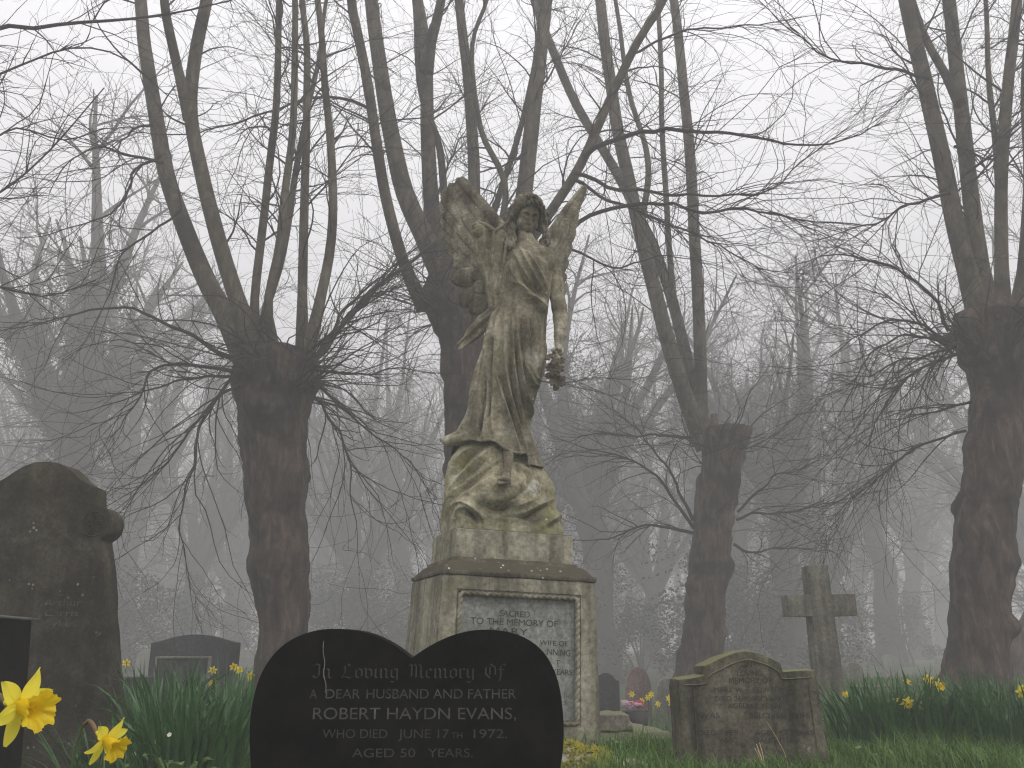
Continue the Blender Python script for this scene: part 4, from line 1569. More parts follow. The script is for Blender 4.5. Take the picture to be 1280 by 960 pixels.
# ================================================================== stone cross
YC = 8.6
c0 = W(1036, 866, YC)
c0[2] = float(gz(c0[0], YC))
cx = empty('stone_cross', tuple(c0), 'plain tall stone cross standing beyond the mossy headstone', 'cross')
k = mpp(800, YC)
w0, w1 = 33 * k / 2, 27 * k / 2
zt, za1, za0 = W(1025, 707, YC)[2], W(1025, 743, YC)[2], W(1025, 770, YC)[2]
ah = 43.5 * k
zl = (W(1025, 707, YC)[2] - .25)
outl = [(-w0 * 1.05, -.15), (w0 * 1.05, -.15), (w1 * 1.03, za0), (ah, za0), (ah, za1), (w1, za1), (w1 * .97, zt), (-w1 * .97, zt), (-w1, za1), (-ah, za1), (-ah, za0), (-w1 * 1.03, za0)]
bm = prism(outl, .19, .010, -.095)
roughen(bm, .06, .003, 12, 41)
CM = Matrix.Translation(c0) @ Matrix.Rotation(math.radians(2), 4, 'Z') @ Matrix.Rotation(math.radians(-.9), 4, 'Y')
bm_obj('cross_shaft', bm, M['cross'], cx, CM, True, math.radians(38))

# ================================================================== more distant graves
def small_stone(name, px, Y, wpx, top_py, shape, mat, label, cat, rz=0., thick=.1, lean=0., seed=0):
    g = gpt(px, Y)
    w = wpx * mpp(820, Y) / 2
    h = W(px, top_py, Y)[2] - g[2]
    if shape == 'point':
        o = [(w, -.1), (w, h * .52)] + [(w * math.cos(t) ** .8, h * .52 + h * .48 * math.sin(t) ** 1.15) for t in np.linspace(.15, 1.42, 8)] + [(0, h)]
        o = o + [(-a, b) for a, b in o[::-1][1:]]
    elif shape == 'camber':
        o = [(w, -.1), (w, h * .86)] + [(w * a, h * (.86 + .14 * math.cos(a * math.pi / 2) ** 1.2)) for a in np.linspace(.92, -.92, 16)] + [(-w, h * .86), (-w, -.1)]
    elif shape == 'ogee':
        o = [(w, -.1), (w, h * .9), (w * .8, h * .9), (w * .55, h * .96), (w * .2, h), (-w * .2, h), (-w * .55, h * .96), (-w * .8, h * .9), (-w, h * .9), (-w, -.1)]
    elif shape == 'round':
        o = [(w, -.1), (w, h - w)] + [(w * math.cos(t), h - w + w * math.sin(t)) for t in np.linspace(.1, math.pi - .1, 14)] + [(-w, h - w), (-w, -.1)]
    else:
        o = [(w, -.1), (w, h), (-w, h), (-w, -.1)]
    bm = prism(o, thick, .01, -thick / 2)
    roughen(bm, .09, .006, 9, seed)
    e = bm_obj(name, bm, M[mat], None, Matrix.Rotation(rz, 4, 'Z') @ Matrix.Rotation(lean, 4, 'Y'), True, math.radians(38))
    e.location = g
    WL[e.name] = g
    return tag(e, label, cat)


dk = small_stone('dark_gravestone', 246.5, 9.6, 106, 793, 'camber', 'slate', 'wide dark gravestone with a cambered top behind daffodils', 'gravestone', .06, .14, 0, 51)
tb = small_stone('tablet_gravestone', 233, 8.7, 60, 823, 'flat', 'slate', 'small dark tablet with a pale rim before the wide dark gravestone', 'gravestone', .18, .08, 0, 52)
wt, ht = 60 * mpp(820, 8.7) / 2, W(233, 823, 8.7)[2] - WL[tb.name][2]
bm = bmesh.new()
box(bm, (-wt - .02, -.06, ht + .001), (wt + .02, .06, ht + .018), .003)
box(bm, (wt + .001, -.06, 0), (wt + .02, .05, ht - .001), .003)
box(bm, (-wt - .02, -.06, 0), (-wt - .001, .05, ht - .001), .003)
me = bpy.data.meshes.new('rim')
bm.transform(Matrix.Rotation(.18, 4, 'Z'))
bm.to_mesh(me)
bm.free()
obj('rim', me, M['greystone'], tb, False)
small_stone('dark_gravestone', 756, 10, 32, 841, 'ogee', 'slate', 'narrow dark gravestone just right of the angel pedestal', 'gravestone', -.2, .12, 0, 53)
small_stone('pointed_gravestone', 795, 14, 32, 834, 'point', 'pink', 'pinkish pointed gravestone behind the pink bouquet', 'gravestone', 0, .14, 0, 54)
small_stone('pointed_gravestone', 829, 14.5, 26, 848, 'point', 'greystone', 'grey pointed gravestone left of the leaning pollard trunk', 'gravestone', .1, .14, 0, 55)
small_stone('rounded_gravestone', 1060, 13, 24, 828, 'round', 'greystone', 'small rounded grey gravestone half hidden by the stone cross', 'gravestone', .1, .14, 0, 56)
small_stone('ledger_stone', 1082, 10.5, 56, 857, 'flat', 'slab', 'low pale stone block behind the right daffodils', 'stone block', .05, .3, 0, 57)
small_stone('rounded_gravestone', 186, 24, 22, 812, 'round', 'greystone', 'faint pale gravestone far off left of the wide dark gravestone', 'gravestone', .1, .14, 0, 58)
small_stone('rounded_gravestone', 1108, 24, 20, 818, 'round', 'greystone', 'faint distant gravestone between stone cross and right pollard', 'gravestone', .1, .14, 0, 59)
small_stone('dark_gravestone', 172, 7.6, 44, 846, 'flat', 'slate', 'low dark kerb block between the left daffodil clumps', 'gravestone', .1, .2, 0, 60)
# long low boundary wall far behind
bm = bmesh.new()
box(bm, (-20, 37.8, -.8), (-9.5, 38.3, .15), .02)
roughen(bm, .8, .05, 2, 61)
tag(bm_obj('boundary_wall', bm, M['greystone']), 'low pale stone wall far off in the mist at the left', 'wall')

# flat chest tomb with a loose block on it
TA = math.radians(14)
tex_, tey_ = np.array([math.cos(TA), math.sin(TA), 0]), np.array([-math.sin(TA), math.cos(TA), 0])
tcn = W(841, 914, 5.5)
ttop = tcn[2]
tg = tcn - tex_ * .46 + tey_ * .56
tg[2] = ttop - .19
tomb = empty('table_tomb', tuple(tg), 'low flat stone tomb in grass right of the angel pedestal', 'tomb')
TM = Matrix.Translation(tg) @ Matrix.Rotation(TA, 4, 'Z')
bm = bmesh.new()
tapered(bm, -.12, .145, .84, 1.04, .86, 1.06, .012)
roughen(bm, .06, .014, 11, 62)
bm_obj('side_walls', bm, M['slab'], tomb, TM, True, math.radians(38))
bm = bmesh.new()
tapered(bm, .143, .19, .92, 1.12, .88, 1.08, .010)
roughen(bm, .06, .012, 11, 63)
bm_obj('ledger', bm, M['slab'], tomb, TM, True, math.radians(38))
lb = tcn - tex_ * .40 + tey_ * .17
bm = bmesh.new()
tapered(bm, 0, .095, .36, .28, .32, .24, .014, 3)
roughen(bm, .035, .014, 14, 64)
o = bm_obj('loose_block', bm, M['slab'], None, Matrix.Rotation(.12, 4, 'Z'), True, math.radians(38))
o.location = (lb[0], lb[1], ttop + .003)
tag(o, 'loose squared stone lying on the low flat tomb', 'stone block')

# mossy rock at the pedestal's foot
rk = W(742, 947, 4.0)
S = SDF(rk + [-.4, -.3, -.25], rk + [.42, .3, .16], .009)
S.ell(rk + [-.08, 0, -.07], (.22, .16, .12), None, .03)
S.ell(rk + [.12, .0, -.10], (.17, .14, .10), None, .02)
S.ell(rk + [-.22, .04, -.08], (.14, .14, .09), None, .02)
S.warp(lambda P: .028 * vnoise(P, 9, 5, 3))
V, Q = S.nets()
rock = empty('mossy_rock', (rk[0], rk[1], 0), 'rough pale rock with yellow moss at the pedestal foot', 'rock')
obj('stone', mesh_np('stone', V, Q), M['rock'], rock)
sel = V[(V[:, 2] > rk[2] - .03) & (V[:, 0] < rk[0] + .08)]
sel = sel[vnoise(sel, 10, 77, 2) > -.15]
sel = sel[rng.choice(len(sel), 900)]
mb = MB()
for p in sel:
    r = rng.uniform(.006, .013)
    t = np.array([[1, 0, 0], [-.5, .87, 0], [-.5, -.87, 0], [0, 0, 1.3], [.3, .3, .9]]) * r + p + rng.normal(size=(5, 3)) * r * .35
    mb.add(t, None, [(0, 1, 3), (1, 2, 3), (2, 0, 3), (0, 1, 4)])
obj('moss', mb.mesh('moss', False), M['moss'], rock)

# ================================================================== daffodils
def bloom_meshes():
    mb = MB()
    for k in range(6):
        a = k * math.pi / 3
        n, m = 14, 15
        Vp = []
        back = .1 if k % 2 else -.02
        for i in range(n):
            t = i / (n - 1)
            w = .46 * math.sin(math.pi * min(1, t * .86 + .12)) ** .8 * (1 - .3 * t) * 1.12
            for j in range(m):
                s = (j / (m - 1) - .5) * 2
                x = .10 + t * .92
                y = s * w * .55
                z = back + .10 * t * math.sin(t * 2.2) + .10 * s * s * w + .045 * math.sin(5 * t + k * 2.1 + 2 * s) * t + .008 * math.sin(s * 14 + k) * (1 - t) + .03 * math.exp(-(s / .12) ** 2) * (1 - t)
                Vp.append((x * math.cos(a) - y * math.sin(a), x * math.sin(a) + y * math.cos(a), z))
        Q = [(i * m + j, i * m + j + 1, (i + 1) * m + j + 1, (i + 1) * m + j) for i in range(n - 1) for j in range(m - 1)]
        mb.add(Vp, Q)
    # tube behind
    V, Q = tubes(np.array([[(0, 0, -.5), (0, 0, -.25), (0, 0, .02)]], float), np.array([[.07, .09, .16]]), 10)
    mb.add(V, Q)
    pet = mb.mesh('petals')
    mb = MB()
    n, m = 12, 60
    V = []
    for i in range(n):
        t = i / (n - 1)
        r0 = .19 + .12 * t + .22 * max(0, t - .7) / .3 * max(0, t - .7) / .3
        for j in range(m):
            a = j / m * 2 * math.pi
            fr = max(0, t - .55) / .45
            r = r0 + fr * (.05 * math.sin(a * 6 + .5) + .028 * math.sin(a * 17) + .02 * math.sin(a * 29 + 1))
            V.append((r * math.cos(a), r * math.sin(a), t * .78 + fr * (.05 * math.sin(a * 11) + .03 * math.sin(a * 5)) + .012 * math.sin(12 * a) * (1 - fr)))
    Q = [(i * m + j, i * m + (j + 1) % m, (i + 1) * m + (j + 1) % m, (i + 1) * m + j) for i in range(n - 1) for j in range(m)]
    mb.add(V, Q)
    V, Q = tubes(np.array([[(0, 0, .05), (.01, 0, .3), (.03, 0, .52)]], float), np.array([[.05, .04, .06]]), 6)
    mb.add(V, Q)
    return pet, mb.mesh('trumpet')


PET, TRU = bloom_meshes()
PET.materials.append(M['petal'])
TRU.materials.append(M['trumpet'])


def add_bloom(parent, loc, axis, size, roll=0.):
    p = bpy.data.objects.new('bloom', PET)
    t = bpy.data.objects.new('trumpet', TRU)
    for o in (p, t):
        COL.objects.link(o)
    p.parent = parent
    p.location = np.array(loc) - WL[parent.name]
    q = Vector(axis).normalized().to_track_quat('Z', 'Y')
    p.rotation_mode = 'QUATERNION'
    from mathutils import Quaternion
    p.rotation_quaternion = q @ Quaternion((0, 0, 1), roll)
    p.scale = (size, size, size)
    t.parent = p
    return p


def strip_leaf(mb, base, L, lean, az, w, bend=.6, n=8, twist=.6):
    s = np.linspace(0, 1, n)
    d = np.array([math.cos(az), math.sin(az), 0])
    sd = np.array([-math.sin(az), math.cos(az), 0])
    an = lean + bend * s ** 2
    step = L / (n - 1)
    p = np.array(base, float)
    pts = [p]
    for k in range(n - 1):
        p = p + step * (d * math.sin(an[k]) + np.array([0, 0, math.cos(an[k])]))
        pts.append(p)
    pts = np.array(pts)
    wd = w * np.minimum(1, (1 - s) * 3.2 + .05) * (.75 + .25 * np.minimum(1, s * 4))
    tw = twist * s
    e = sd[None] * np.cos(tw)[:, None] + np.cross(sd, [0, 0, 1])[None] * np.sin(tw)[:, None]
    nn = np.cross(e, np.gradient(pts, axis=0))
    nn /= np.linalg.norm(nn, axis=1, keepdims=True) + 1e-9
    V = np.stack([pts - e * wd[:, None] / 2, pts + nn * wd[:, None] * .16, pts + e * wd[:, None] / 2], 1).reshape(-1, 3)
    Q = [(i * 3 + j, i * 3 + j + 1, i * 3 + j + 4, i * 3 + j + 3) for i in range(n - 1) for j in range(2)]
    mb.add(V, Q)
    return pts[-1]


def clump(name, c, n, h, spread, label, blooms=(), group='daffodil clumps among the graves', wid=.014, bendmax=1.1, rad=.12, seed=1):
    c = np.array([c[0], c[1], float(gz(c[0], c[1]))])
    root = empty(name, tuple(c), label, 'flowers', group)
    r = np.random.default_rng(seed)
    mb = MB()
    for k in range(n):
        a = r.uniform(0, 2 * math.pi)
        q = rad * math.sqrt(r.uniform(0, 1))
        b = c + [q * math.cos(a), q * math.sin(a), -.02]
        bd = r.uniform(.05, .5) if r.uniform() < .58 else r.uniform(.6, bendmax * 1.7)
        strip_leaf(mb, b, h * r.uniform(.65, 1.1), r.uniform(0, spread) * (q / rad * .8 + .2), a + r.normal() * .5, wid * r.uniform(.7, 1.2), bd, 8, r.normal() * .8)
    obj('leaves', mb.mesh('leaves'), M['leaf'], root)
    for (px, py, dy, sz, ax) in blooms:
        p = W(px, py, c[1] + dy)
        ax = np.array(ax, float)
        ax /= np.linalg.norm(ax)
        b = c + [r.uniform(-.5, .5) * rad, r.uniform(-.5, .5) * rad, 0]
        back = p - ax * sz * .5
        top = back + np.array([0, 0, .02]) - ax * .012
        pts = resample(np.array([b, b * .5 + top * .5 + [0, 0, .03], top, back]), 14)
        V, Q = tubes(pts[None], np.full((1, 14), .0032), 6)
        obj('stem', mesh_np('stem', V, Q), M['palestem'], root)
        add_bloom(root, p, ax, sz, r.uniform(0, 6))
    return root


# two daffodils close to the viewpoint at the left
def near_daffodil(pc, axis, size, foot, label, leafs):
    pc = np.array(pc)
    foot = np.array(foot)
    root = empty('daffodil', tuple(foot), label, 'flower')
    ax = np.array(axis, float)
    ax /= np.linalg.norm(ax)
    back = pc - ax * size * .48
    neck = back - ax * .016 + np.array([0, 0, .004])
    bend = neck - ax * .012 + np.array([0, 0, -.006])
    low = bend + (foot - bend) * .12 + np.array([-.004, 0, 0])
    pts = resample(np.array([foot, foot * .5 + low * .5 + [.006, 0, 0], low, bend, neck, back]), 40)
    V, Q = tubes(pts[None], np.linspace(.0034, .0024, 40)[None], 8)
    obj('stem', mesh_np('stem', V, Q), M['palestem'], root)
    sp = resample(np.array([bend + [0, 0, -.002], neck + [0, 0, .003], back + [0, 0, -.002], back + ax * .004 + [0, 0, -.012]]), 10)
    V, Q = tubes(sp[None], np.array([[.0026, .0028, .003, .0033, .0035, .0034, .003, .0024, .0016, .0008]]), 8)
    obj('sheath', mesh_np('sheath', V, Q), M['spathe'], root)
    add_bloom(root, pc, ax, size, .35)
    for (b, L, lean, az, w, bd) in leafs:
        mb = MB()
        strip_leaf(mb, b, L, lean, az, w, bd, 10, .4)
        obj('leaf', mb.mesh('leaf'), M['leaf'], root)
    return root


YD = 1.12
p1 = W(24, 882, YD)
near_daffodil(p1, (.93, -.30, -.14), .046, (p1[0] - .10, YD + .02, 0), 'large yellow daffodil at the left edge, before the black gravestone',
              [((p1[0] - .05, YD + .03, 0), .42, .06, .2, .014, .2), ((p1[0] - .03, YD + .06, 0), .40, .10, .4, .014, .25)])
YD2 = 1.30
p2 = W(131, 924, YD2)
near_daffodil(p2, (.80, -.25, -.45), .036, (p2[0] - .075, YD2 + .02, 0), 'yellow nodding daffodil on a bent stem below the arched gravestone',
              [((p2[0] - .10, YD2 + .0, 0), .415, .10, .1, .016, .25), ((p2[0] + .02, YD2 + .05, 0), .34, .12, .2, .014, .3), ((p2[0] - .06, YD2 + .03, 0), .36, .02, 1.2, .013, .3)])

# clumps behind, left
cl = [
    (172, 5.0, 90, .47, .35, .14, 'tall daffodil clump close beside the arched gravestone', [(158, 829, 1.2, .030, (.3, -1, .1))], 11),
    (225, 4.3, 130, .46, .5, .17, 'dense daffodil leaf clump left of the heart headstone', [], 12),
    (278, 4.7, 130, .46, .5, .17, 'daffodil clump with small yellow blooms behind the heart headstone', [(266, 838, 1.0, .028, (.5, -1, 0)), (292, 834, 1.0, .028, (.2, -1, .2)), (298, 838, .9, .028, (.6, -.7, .2)), (312, 845, .8, .030, (.8, -1, -.2)), (268, 854, .4, .030, (-.3, -1, 0))], 13),
    (205, 5.3, 80, .40, .5, .15, 'daffodil leaf clump between the arched gravestone and dark tablet', [], 14),
    (312, 4.2, 80, .42, .45, .13, 'daffodil leaf clump against the left flank of the heart headstone', [], 15),
    (172, 3.7, 110, .42, .5, .15, 'daffodil leaf clump before the right edge of the arched gravestone', [], 31),
    (245, 3.5, 130, .42, .5, .17, 'daffodil leaf clump nearest the viewpoint left of the heart headstone', [], 32),
    (300, 3.6, 110, .42, .5, .14, 'daffodil leaf clump tucked behind the left lobe of the heart headstone', [], 33),
    # right hand bed
    (1062, 4.9, 110, .40, .8, .18, 'pale leaved daffodil clump at the foot of the stone cross', [(1058, 868, -.1, .022, (-1, -.3, .2))], 16),
    (1110, 4.6, 140, .42, .6, .20, 'daffodil clump with a drooping yellow bloom before the right pollard', [(1133, 877, -.1, .036, (.1, -.8, -.55)), (1120, 873, -.1, .020, (.1, -.2, -1)), (1134, 854, .1, .022, (.5, -.3, .8))], 17),
    (1165, 4.6, 140, .42, .6, .20, 'daffodil clump with a pair of tall yellow blooms', [(1161, 851, .05, .032, (-.5, -.8, .3)), (1172, 857, -.05, .036, (.6, -1, -.1)), (1162, 872, -.1, .020, (.1, -.3, -1)), (1157, 884, -.1, .018, (.1, -.3, -1))], 18),
    (1222, 4.5, 140, .42, .6, .20, 'flowerless daffodil clump right of the paired yellow blooms', [], 19),
    (1276, 4.5, 130, .42, .6, .20, 'daffodil clump with one yellow bloom at the right edge', [(1275, 864, -.05, .036, (.4, -1, -.2))], 20),
    (1090, 5.5, 100, .36, .5, .20, 'daffodil leaf clump behind the drooping yellow bloom', [], 21),
    (1195, 5.4, 120, .38, .5, .22, 'daffodil leaf clump at the foot of the right pollard', [], 22),
    (1250, 5.6, 110, .37, .5, .2, 'daffodil leaf clump between right pollard and right edge', [], 25),
    # far bed near the bouquet
    (805, 8.6, 60, .34, .3, .18, 'far daffodil clump in yellow bloom behind the low flat tomb',
     [(790 + 6 * k + (k % 2) * 2, 868 + 5 * ((k * 3) % 4) * .8, .1 * (k % 3), .032, (.3 * (k % 3) - .3, -1, .1)) for k in range(6)], 24),
    (832, 8.2, 60, .34, .3, .16, 'far daffodil clump half hidden by the mossy headstone', [(836, 873, 0, .034, (.2, -1, .1)), (839, 880, .1, .03, (-.2, -1, .1))], 26),
]
for px, Y, n, h, spd, rad, lab, bl, sd in cl:
    clump('daffodil_clump', gpt(px, Y), n, h, spd, lab, bl, rad=rad, seed=sd, wid=.013)

# pink and white bouquet in a dark pot
bp = gpt(790, 6.75)
bq = empty('flower_bouquet', tuple(bp), 'pink and white bouquet in a dark pot behind the low tomb', 'flowers')
zt = W(790, 889, 6.75)[2]
V, Q = tubes(np.array([[(bp[0], 6.75, zt - .2), (bp[0], 6.75, zt - .1), (bp[0], 6.75, zt), (bp[0], 6.75, zt - .03)]]), np.array([[.075, .09, .10, .085]]), 18)
obj('pot', mesh_np('pot', V, Q), M['pot'], bq)
for k in range(16):
    c = W(779 + 22 * rng.uniform(0, 1), 879 + 8 * rng.uniform(0, 1), 6.75 + .07 * rng.uniform(-1, 1))
    mb = MB()
    for q in range(9):
        a = q * 2.4
        e = .012 + .0022 * q
        cc = c + np.array([math.cos(a) * e, math.sin(a) * e, .02 - .002 * q])
        t = np.array([[1, 0, .3], [0, 1, .3], [-1, 0, .3], [0, -1, .3], [0, 0, -.3]]) * .014 + cc
        mb.add(t, None, [(0, 1, 4), (1, 2, 4), (2, 3, 4), (3, 0, 4)])
    px_, _ = project(c[None])
    obj('bloom', mb.mesh('bloom'), M['pale_pink'] if (px_[0] < 785 or rng.uniform() < .3) else M['pink_petal'], bq)


# primroses and leafy weeds, bottom left
def rosette(name, c, n, L, w, label, cat, mat, fl=0, group=None, seed=0):
    c = np.array([c[0], c[1], float(gz(c[0], c[1]))])
    r = np.random.default_rng(seed)
    root = empty(name, tuple(c), label, cat, group)
    mb = MB()
    for k in range(n):
        az = k * 2.4 + r.normal() * .3
        l = L * r.uniform(.6, 1.1)
        m = 8
        d = np.array([math.cos(az), math.sin(az), 0])
        sd = np.array([-math.sin(az), math.cos(az), 0])
        el = r.uniform(.5, 1.2)
        s = np.linspace(0, 1, m)
        pts = c + np.outer(s * l, d) * math.cos(el) + np.outer(np.sin(s * 1.9) * l * .75 * math.sin(el), [0, 0, 1])
        wd = w * np.sin(np.pi * np.clip(s * .9 + .05, 0, 1)) ** .7 * (.4 + .6 * s)
        wob = .12 * w * np.sin(s * 16 + k)
        V = np.stack([pts - sd * wd[:, None] + np.outer(wob, [0, 0, 1]), pts - np.outer(wd * .2, [0, 0, 1]), pts + sd * wd[:, None] - np.outer(wob, [0, 0, 1])], 1).reshape(-1, 3)
        mb.add(V, [(i * 3 + j, i * 3 + j + 1, i * 3 + j + 4, i * 3 + j + 3) for i in range(m - 1) for j in range(2)])
    obj('leaves', mb.mesh('leaves'), mat, root)
    for k in range(fl):
        a = r.uniform(0, 6.28)
        q = L * r.uniform(.1, .5)
        p = c + np.array([q * math.cos(a), q * math.sin(a) - .02, L * r.uniform(.75, 1.15)])
        mb = MB()
        ax = np.array([r.normal() * .4, -1, .6])
        ax /= np.linalg.norm(ax)
        e1 = np.cross(ax, [0, 0, 1])
        e1 /= np.linalg.norm(e1)
        e2 = np.cross(ax, e1)
        for j in range(5):
            an = j * 2 * math.pi / 5
            u1 = e1 * math.cos(an) + e2 * math.sin(an)
            u2 = -e1 * math.sin(an) + e2 * math.cos(an)
            mb.add([p, p + u1 * .006 + u2 * .0045, p + u1 * .009 + ax * .002, p + u1 * .006 - u2 * .0045], [(0, 1, 2, 3)])
        obj('bloom', mb.mesh('bloom', False), M['white_petal'], root)
    return root


for k, (px, Y, fl, lab) in enumerate(((204, 3.5, 2, 'primrose plant with cream blooms left of the heart headstone'),
                                      (232, 3.3, 1, 'primrose plant with one cream bloom nearest the heart headstone'),
                                      (182, 3.9, 0, 'leafy primrose plant without blooms beside the arched gravestone'))):
    g_ = gpt(px, Y)
    rosette('primrose_plant', g_, 20, .22, .036, lab, 'plant', M['weed'], fl, 'primroses among the daffodil leaves', 70 + k)

# ================================================================== grass
def blades(n, xr, yr, h, w, mat, name, lean=.5, cond=None):
    # tufts stand a little back from the stones' own footprints
    Y = rng.uniform(*yr, n) if not callable(yr) else yr(n)
    X = rng.uniform(-1, 1, n) * (xr[0] + xr[1] * Y)
    den = vnoise(np.stack([X, Y, 0 * X], -1), 2.2, 91, 2)
    k = (den > -.35) & ~((X / Y < -.40) & (Y < 5.0))
    if cond is not None:
        k &= cond(X, Y)
    X, Y, den = X[k], Y[k], den[k]
    n = len(X)
    Hh = h * rng.uniform(.35, 1.25, n) * (1 + 1.1 * den)
    az = rng.uniform(0, 2 * np.pi, n)
    ln = rng.uniform(.05, lean, n)
    b = np.stack([X, Y, gz(X, Y) - .01], -1)
    d = np.stack([np.cos(az), np.sin(az), 0 * az], -1)
    sd = np.stack([-np.sin(az), np.cos(az), 0 * az], -1)
    up = np.array([0, 0, 1.])
    m = b + d * (Hh * ln * .3)[:, None] + up * (Hh * .55)[:, None]
    t = b + d * (Hh * ln * 1.1)[:, None] + up * (Hh * (1 - .3 * ln))[:, None]
    ww = (w * rng.uniform(.7, 1.3, n))[:, None]
    V = np.stack([b - sd * ww, b + sd * ww, m + sd * ww * .8, m - sd * ww * .8, t], 1).reshape(-1, 3)
    o = np.arange(n)[:, None] * 5
    return V, o + np.array([[0, 1, 2, 3]]), o + np.array([[3, 2, 4]])


mb = MB()
V, Q, T = blades(70000, (.15, .62), (3.6, 7.5), .115, .0026, None, 'g', 1.0)
mb.add(V, Q, T)
V, Q, T = blades(36000, (.15, .66), (7, 16), .065, .004, None, 'g', .8)
mb.add(V, Q, T)
V, Q, T = blades(16000, (.3, .62), (1.4, 3.6), .12, .0022, None, 'g', .9)
mb.add(V, Q, T)
o = tag(obj('grass', mb.mesh('grass', False), M['grass']), kind='stuff')

mb = MB()
rl = np.random.default_rng(88)
for k in range(2600):
    y = rl.uniform(2.6, 9)
    x = rl.uniform(-1, 1) * (.3 + .62 * y)
    p = np.array([x, y, float(gz(x, y)) + rl.uniform(.004, .05)])
    a, b = rl.normal(size=3) * [1, 1, .35], rl.normal(size=3) * [1, 1, .35]
    a /= np.linalg.norm(a)
    b = np.cross(np.cross(a, b), a)
    b /= np.linalg.norm(b)
    l = rl.uniform(.012, .03)
    mb.add([p - a * l, p + b * l * .5, p + a * l, p - b * l * .5], [(0, 1, 2, 3)])
M['litter'] = plain_mat('dead_leaf', (.06, .035, .018), (.20, .13, .07), 5, .9, 0, .001)
o = tag(obj('leaf_litter', mb.mesh('leaf_litter', False), M['litter']), kind='stuff')
for k, (px, Y, lab) in enumerate(((812, 4.75, 'leafy green weed between the low flat tomb and mossy headstone'), (770, 4.5, 'leafy green weed beside the mossy rock'),
                                  (1070, 4.1, 'leafy green weed at the right foot of the mossy headstone'), (1200, 3.9, 'low leafy weed in grass before the right daffodil bed'))):
    rosette('leafy_weed', gpt(px, Y), 14, .14, .022, lab, 'plant', M['weed'], 0, 'low weeds in the grass', 90 + k)

# dry stalks leaning before the mossy headstone
for k, (a, b, lab) in enumerate((((959, 903), (982, 945), 'long thin straw leaning on the mossy headstone'),
                                 ((947, 937), (955, 962), 'short bent tuft of dry straw in front of the mossy headstone'))):
    p0, p1_ = W(*a, 4.05 - .15 * k), W(*b, 3.95 - .15 * k)
    foot = p1_ + (p1_ - p0) * .1
    foot[2] = 0
    n = 1 if k == 0 else 5
    mb = MB()
    for q in range(n):
        j = rng.normal(size=3) * .012 * (q > 0)
        pts = resample(np.array([foot, p1_ + j * .5, (p0 + p1_) / 2 + j + [.004, 0, 0], p0 + j * 1.6]), 12)
        V, Q = tubes(pts[None], np.linspace(.0016, .0009 + .0006 * k, 12)[None], 5)
        mb.add(V, Q)
    o = obj('dry_stalk', mb.mesh('dry_stalk'), M['straw'])
    recentre(o, tuple(foot))
    tag(o, lab, 'grass stalk')

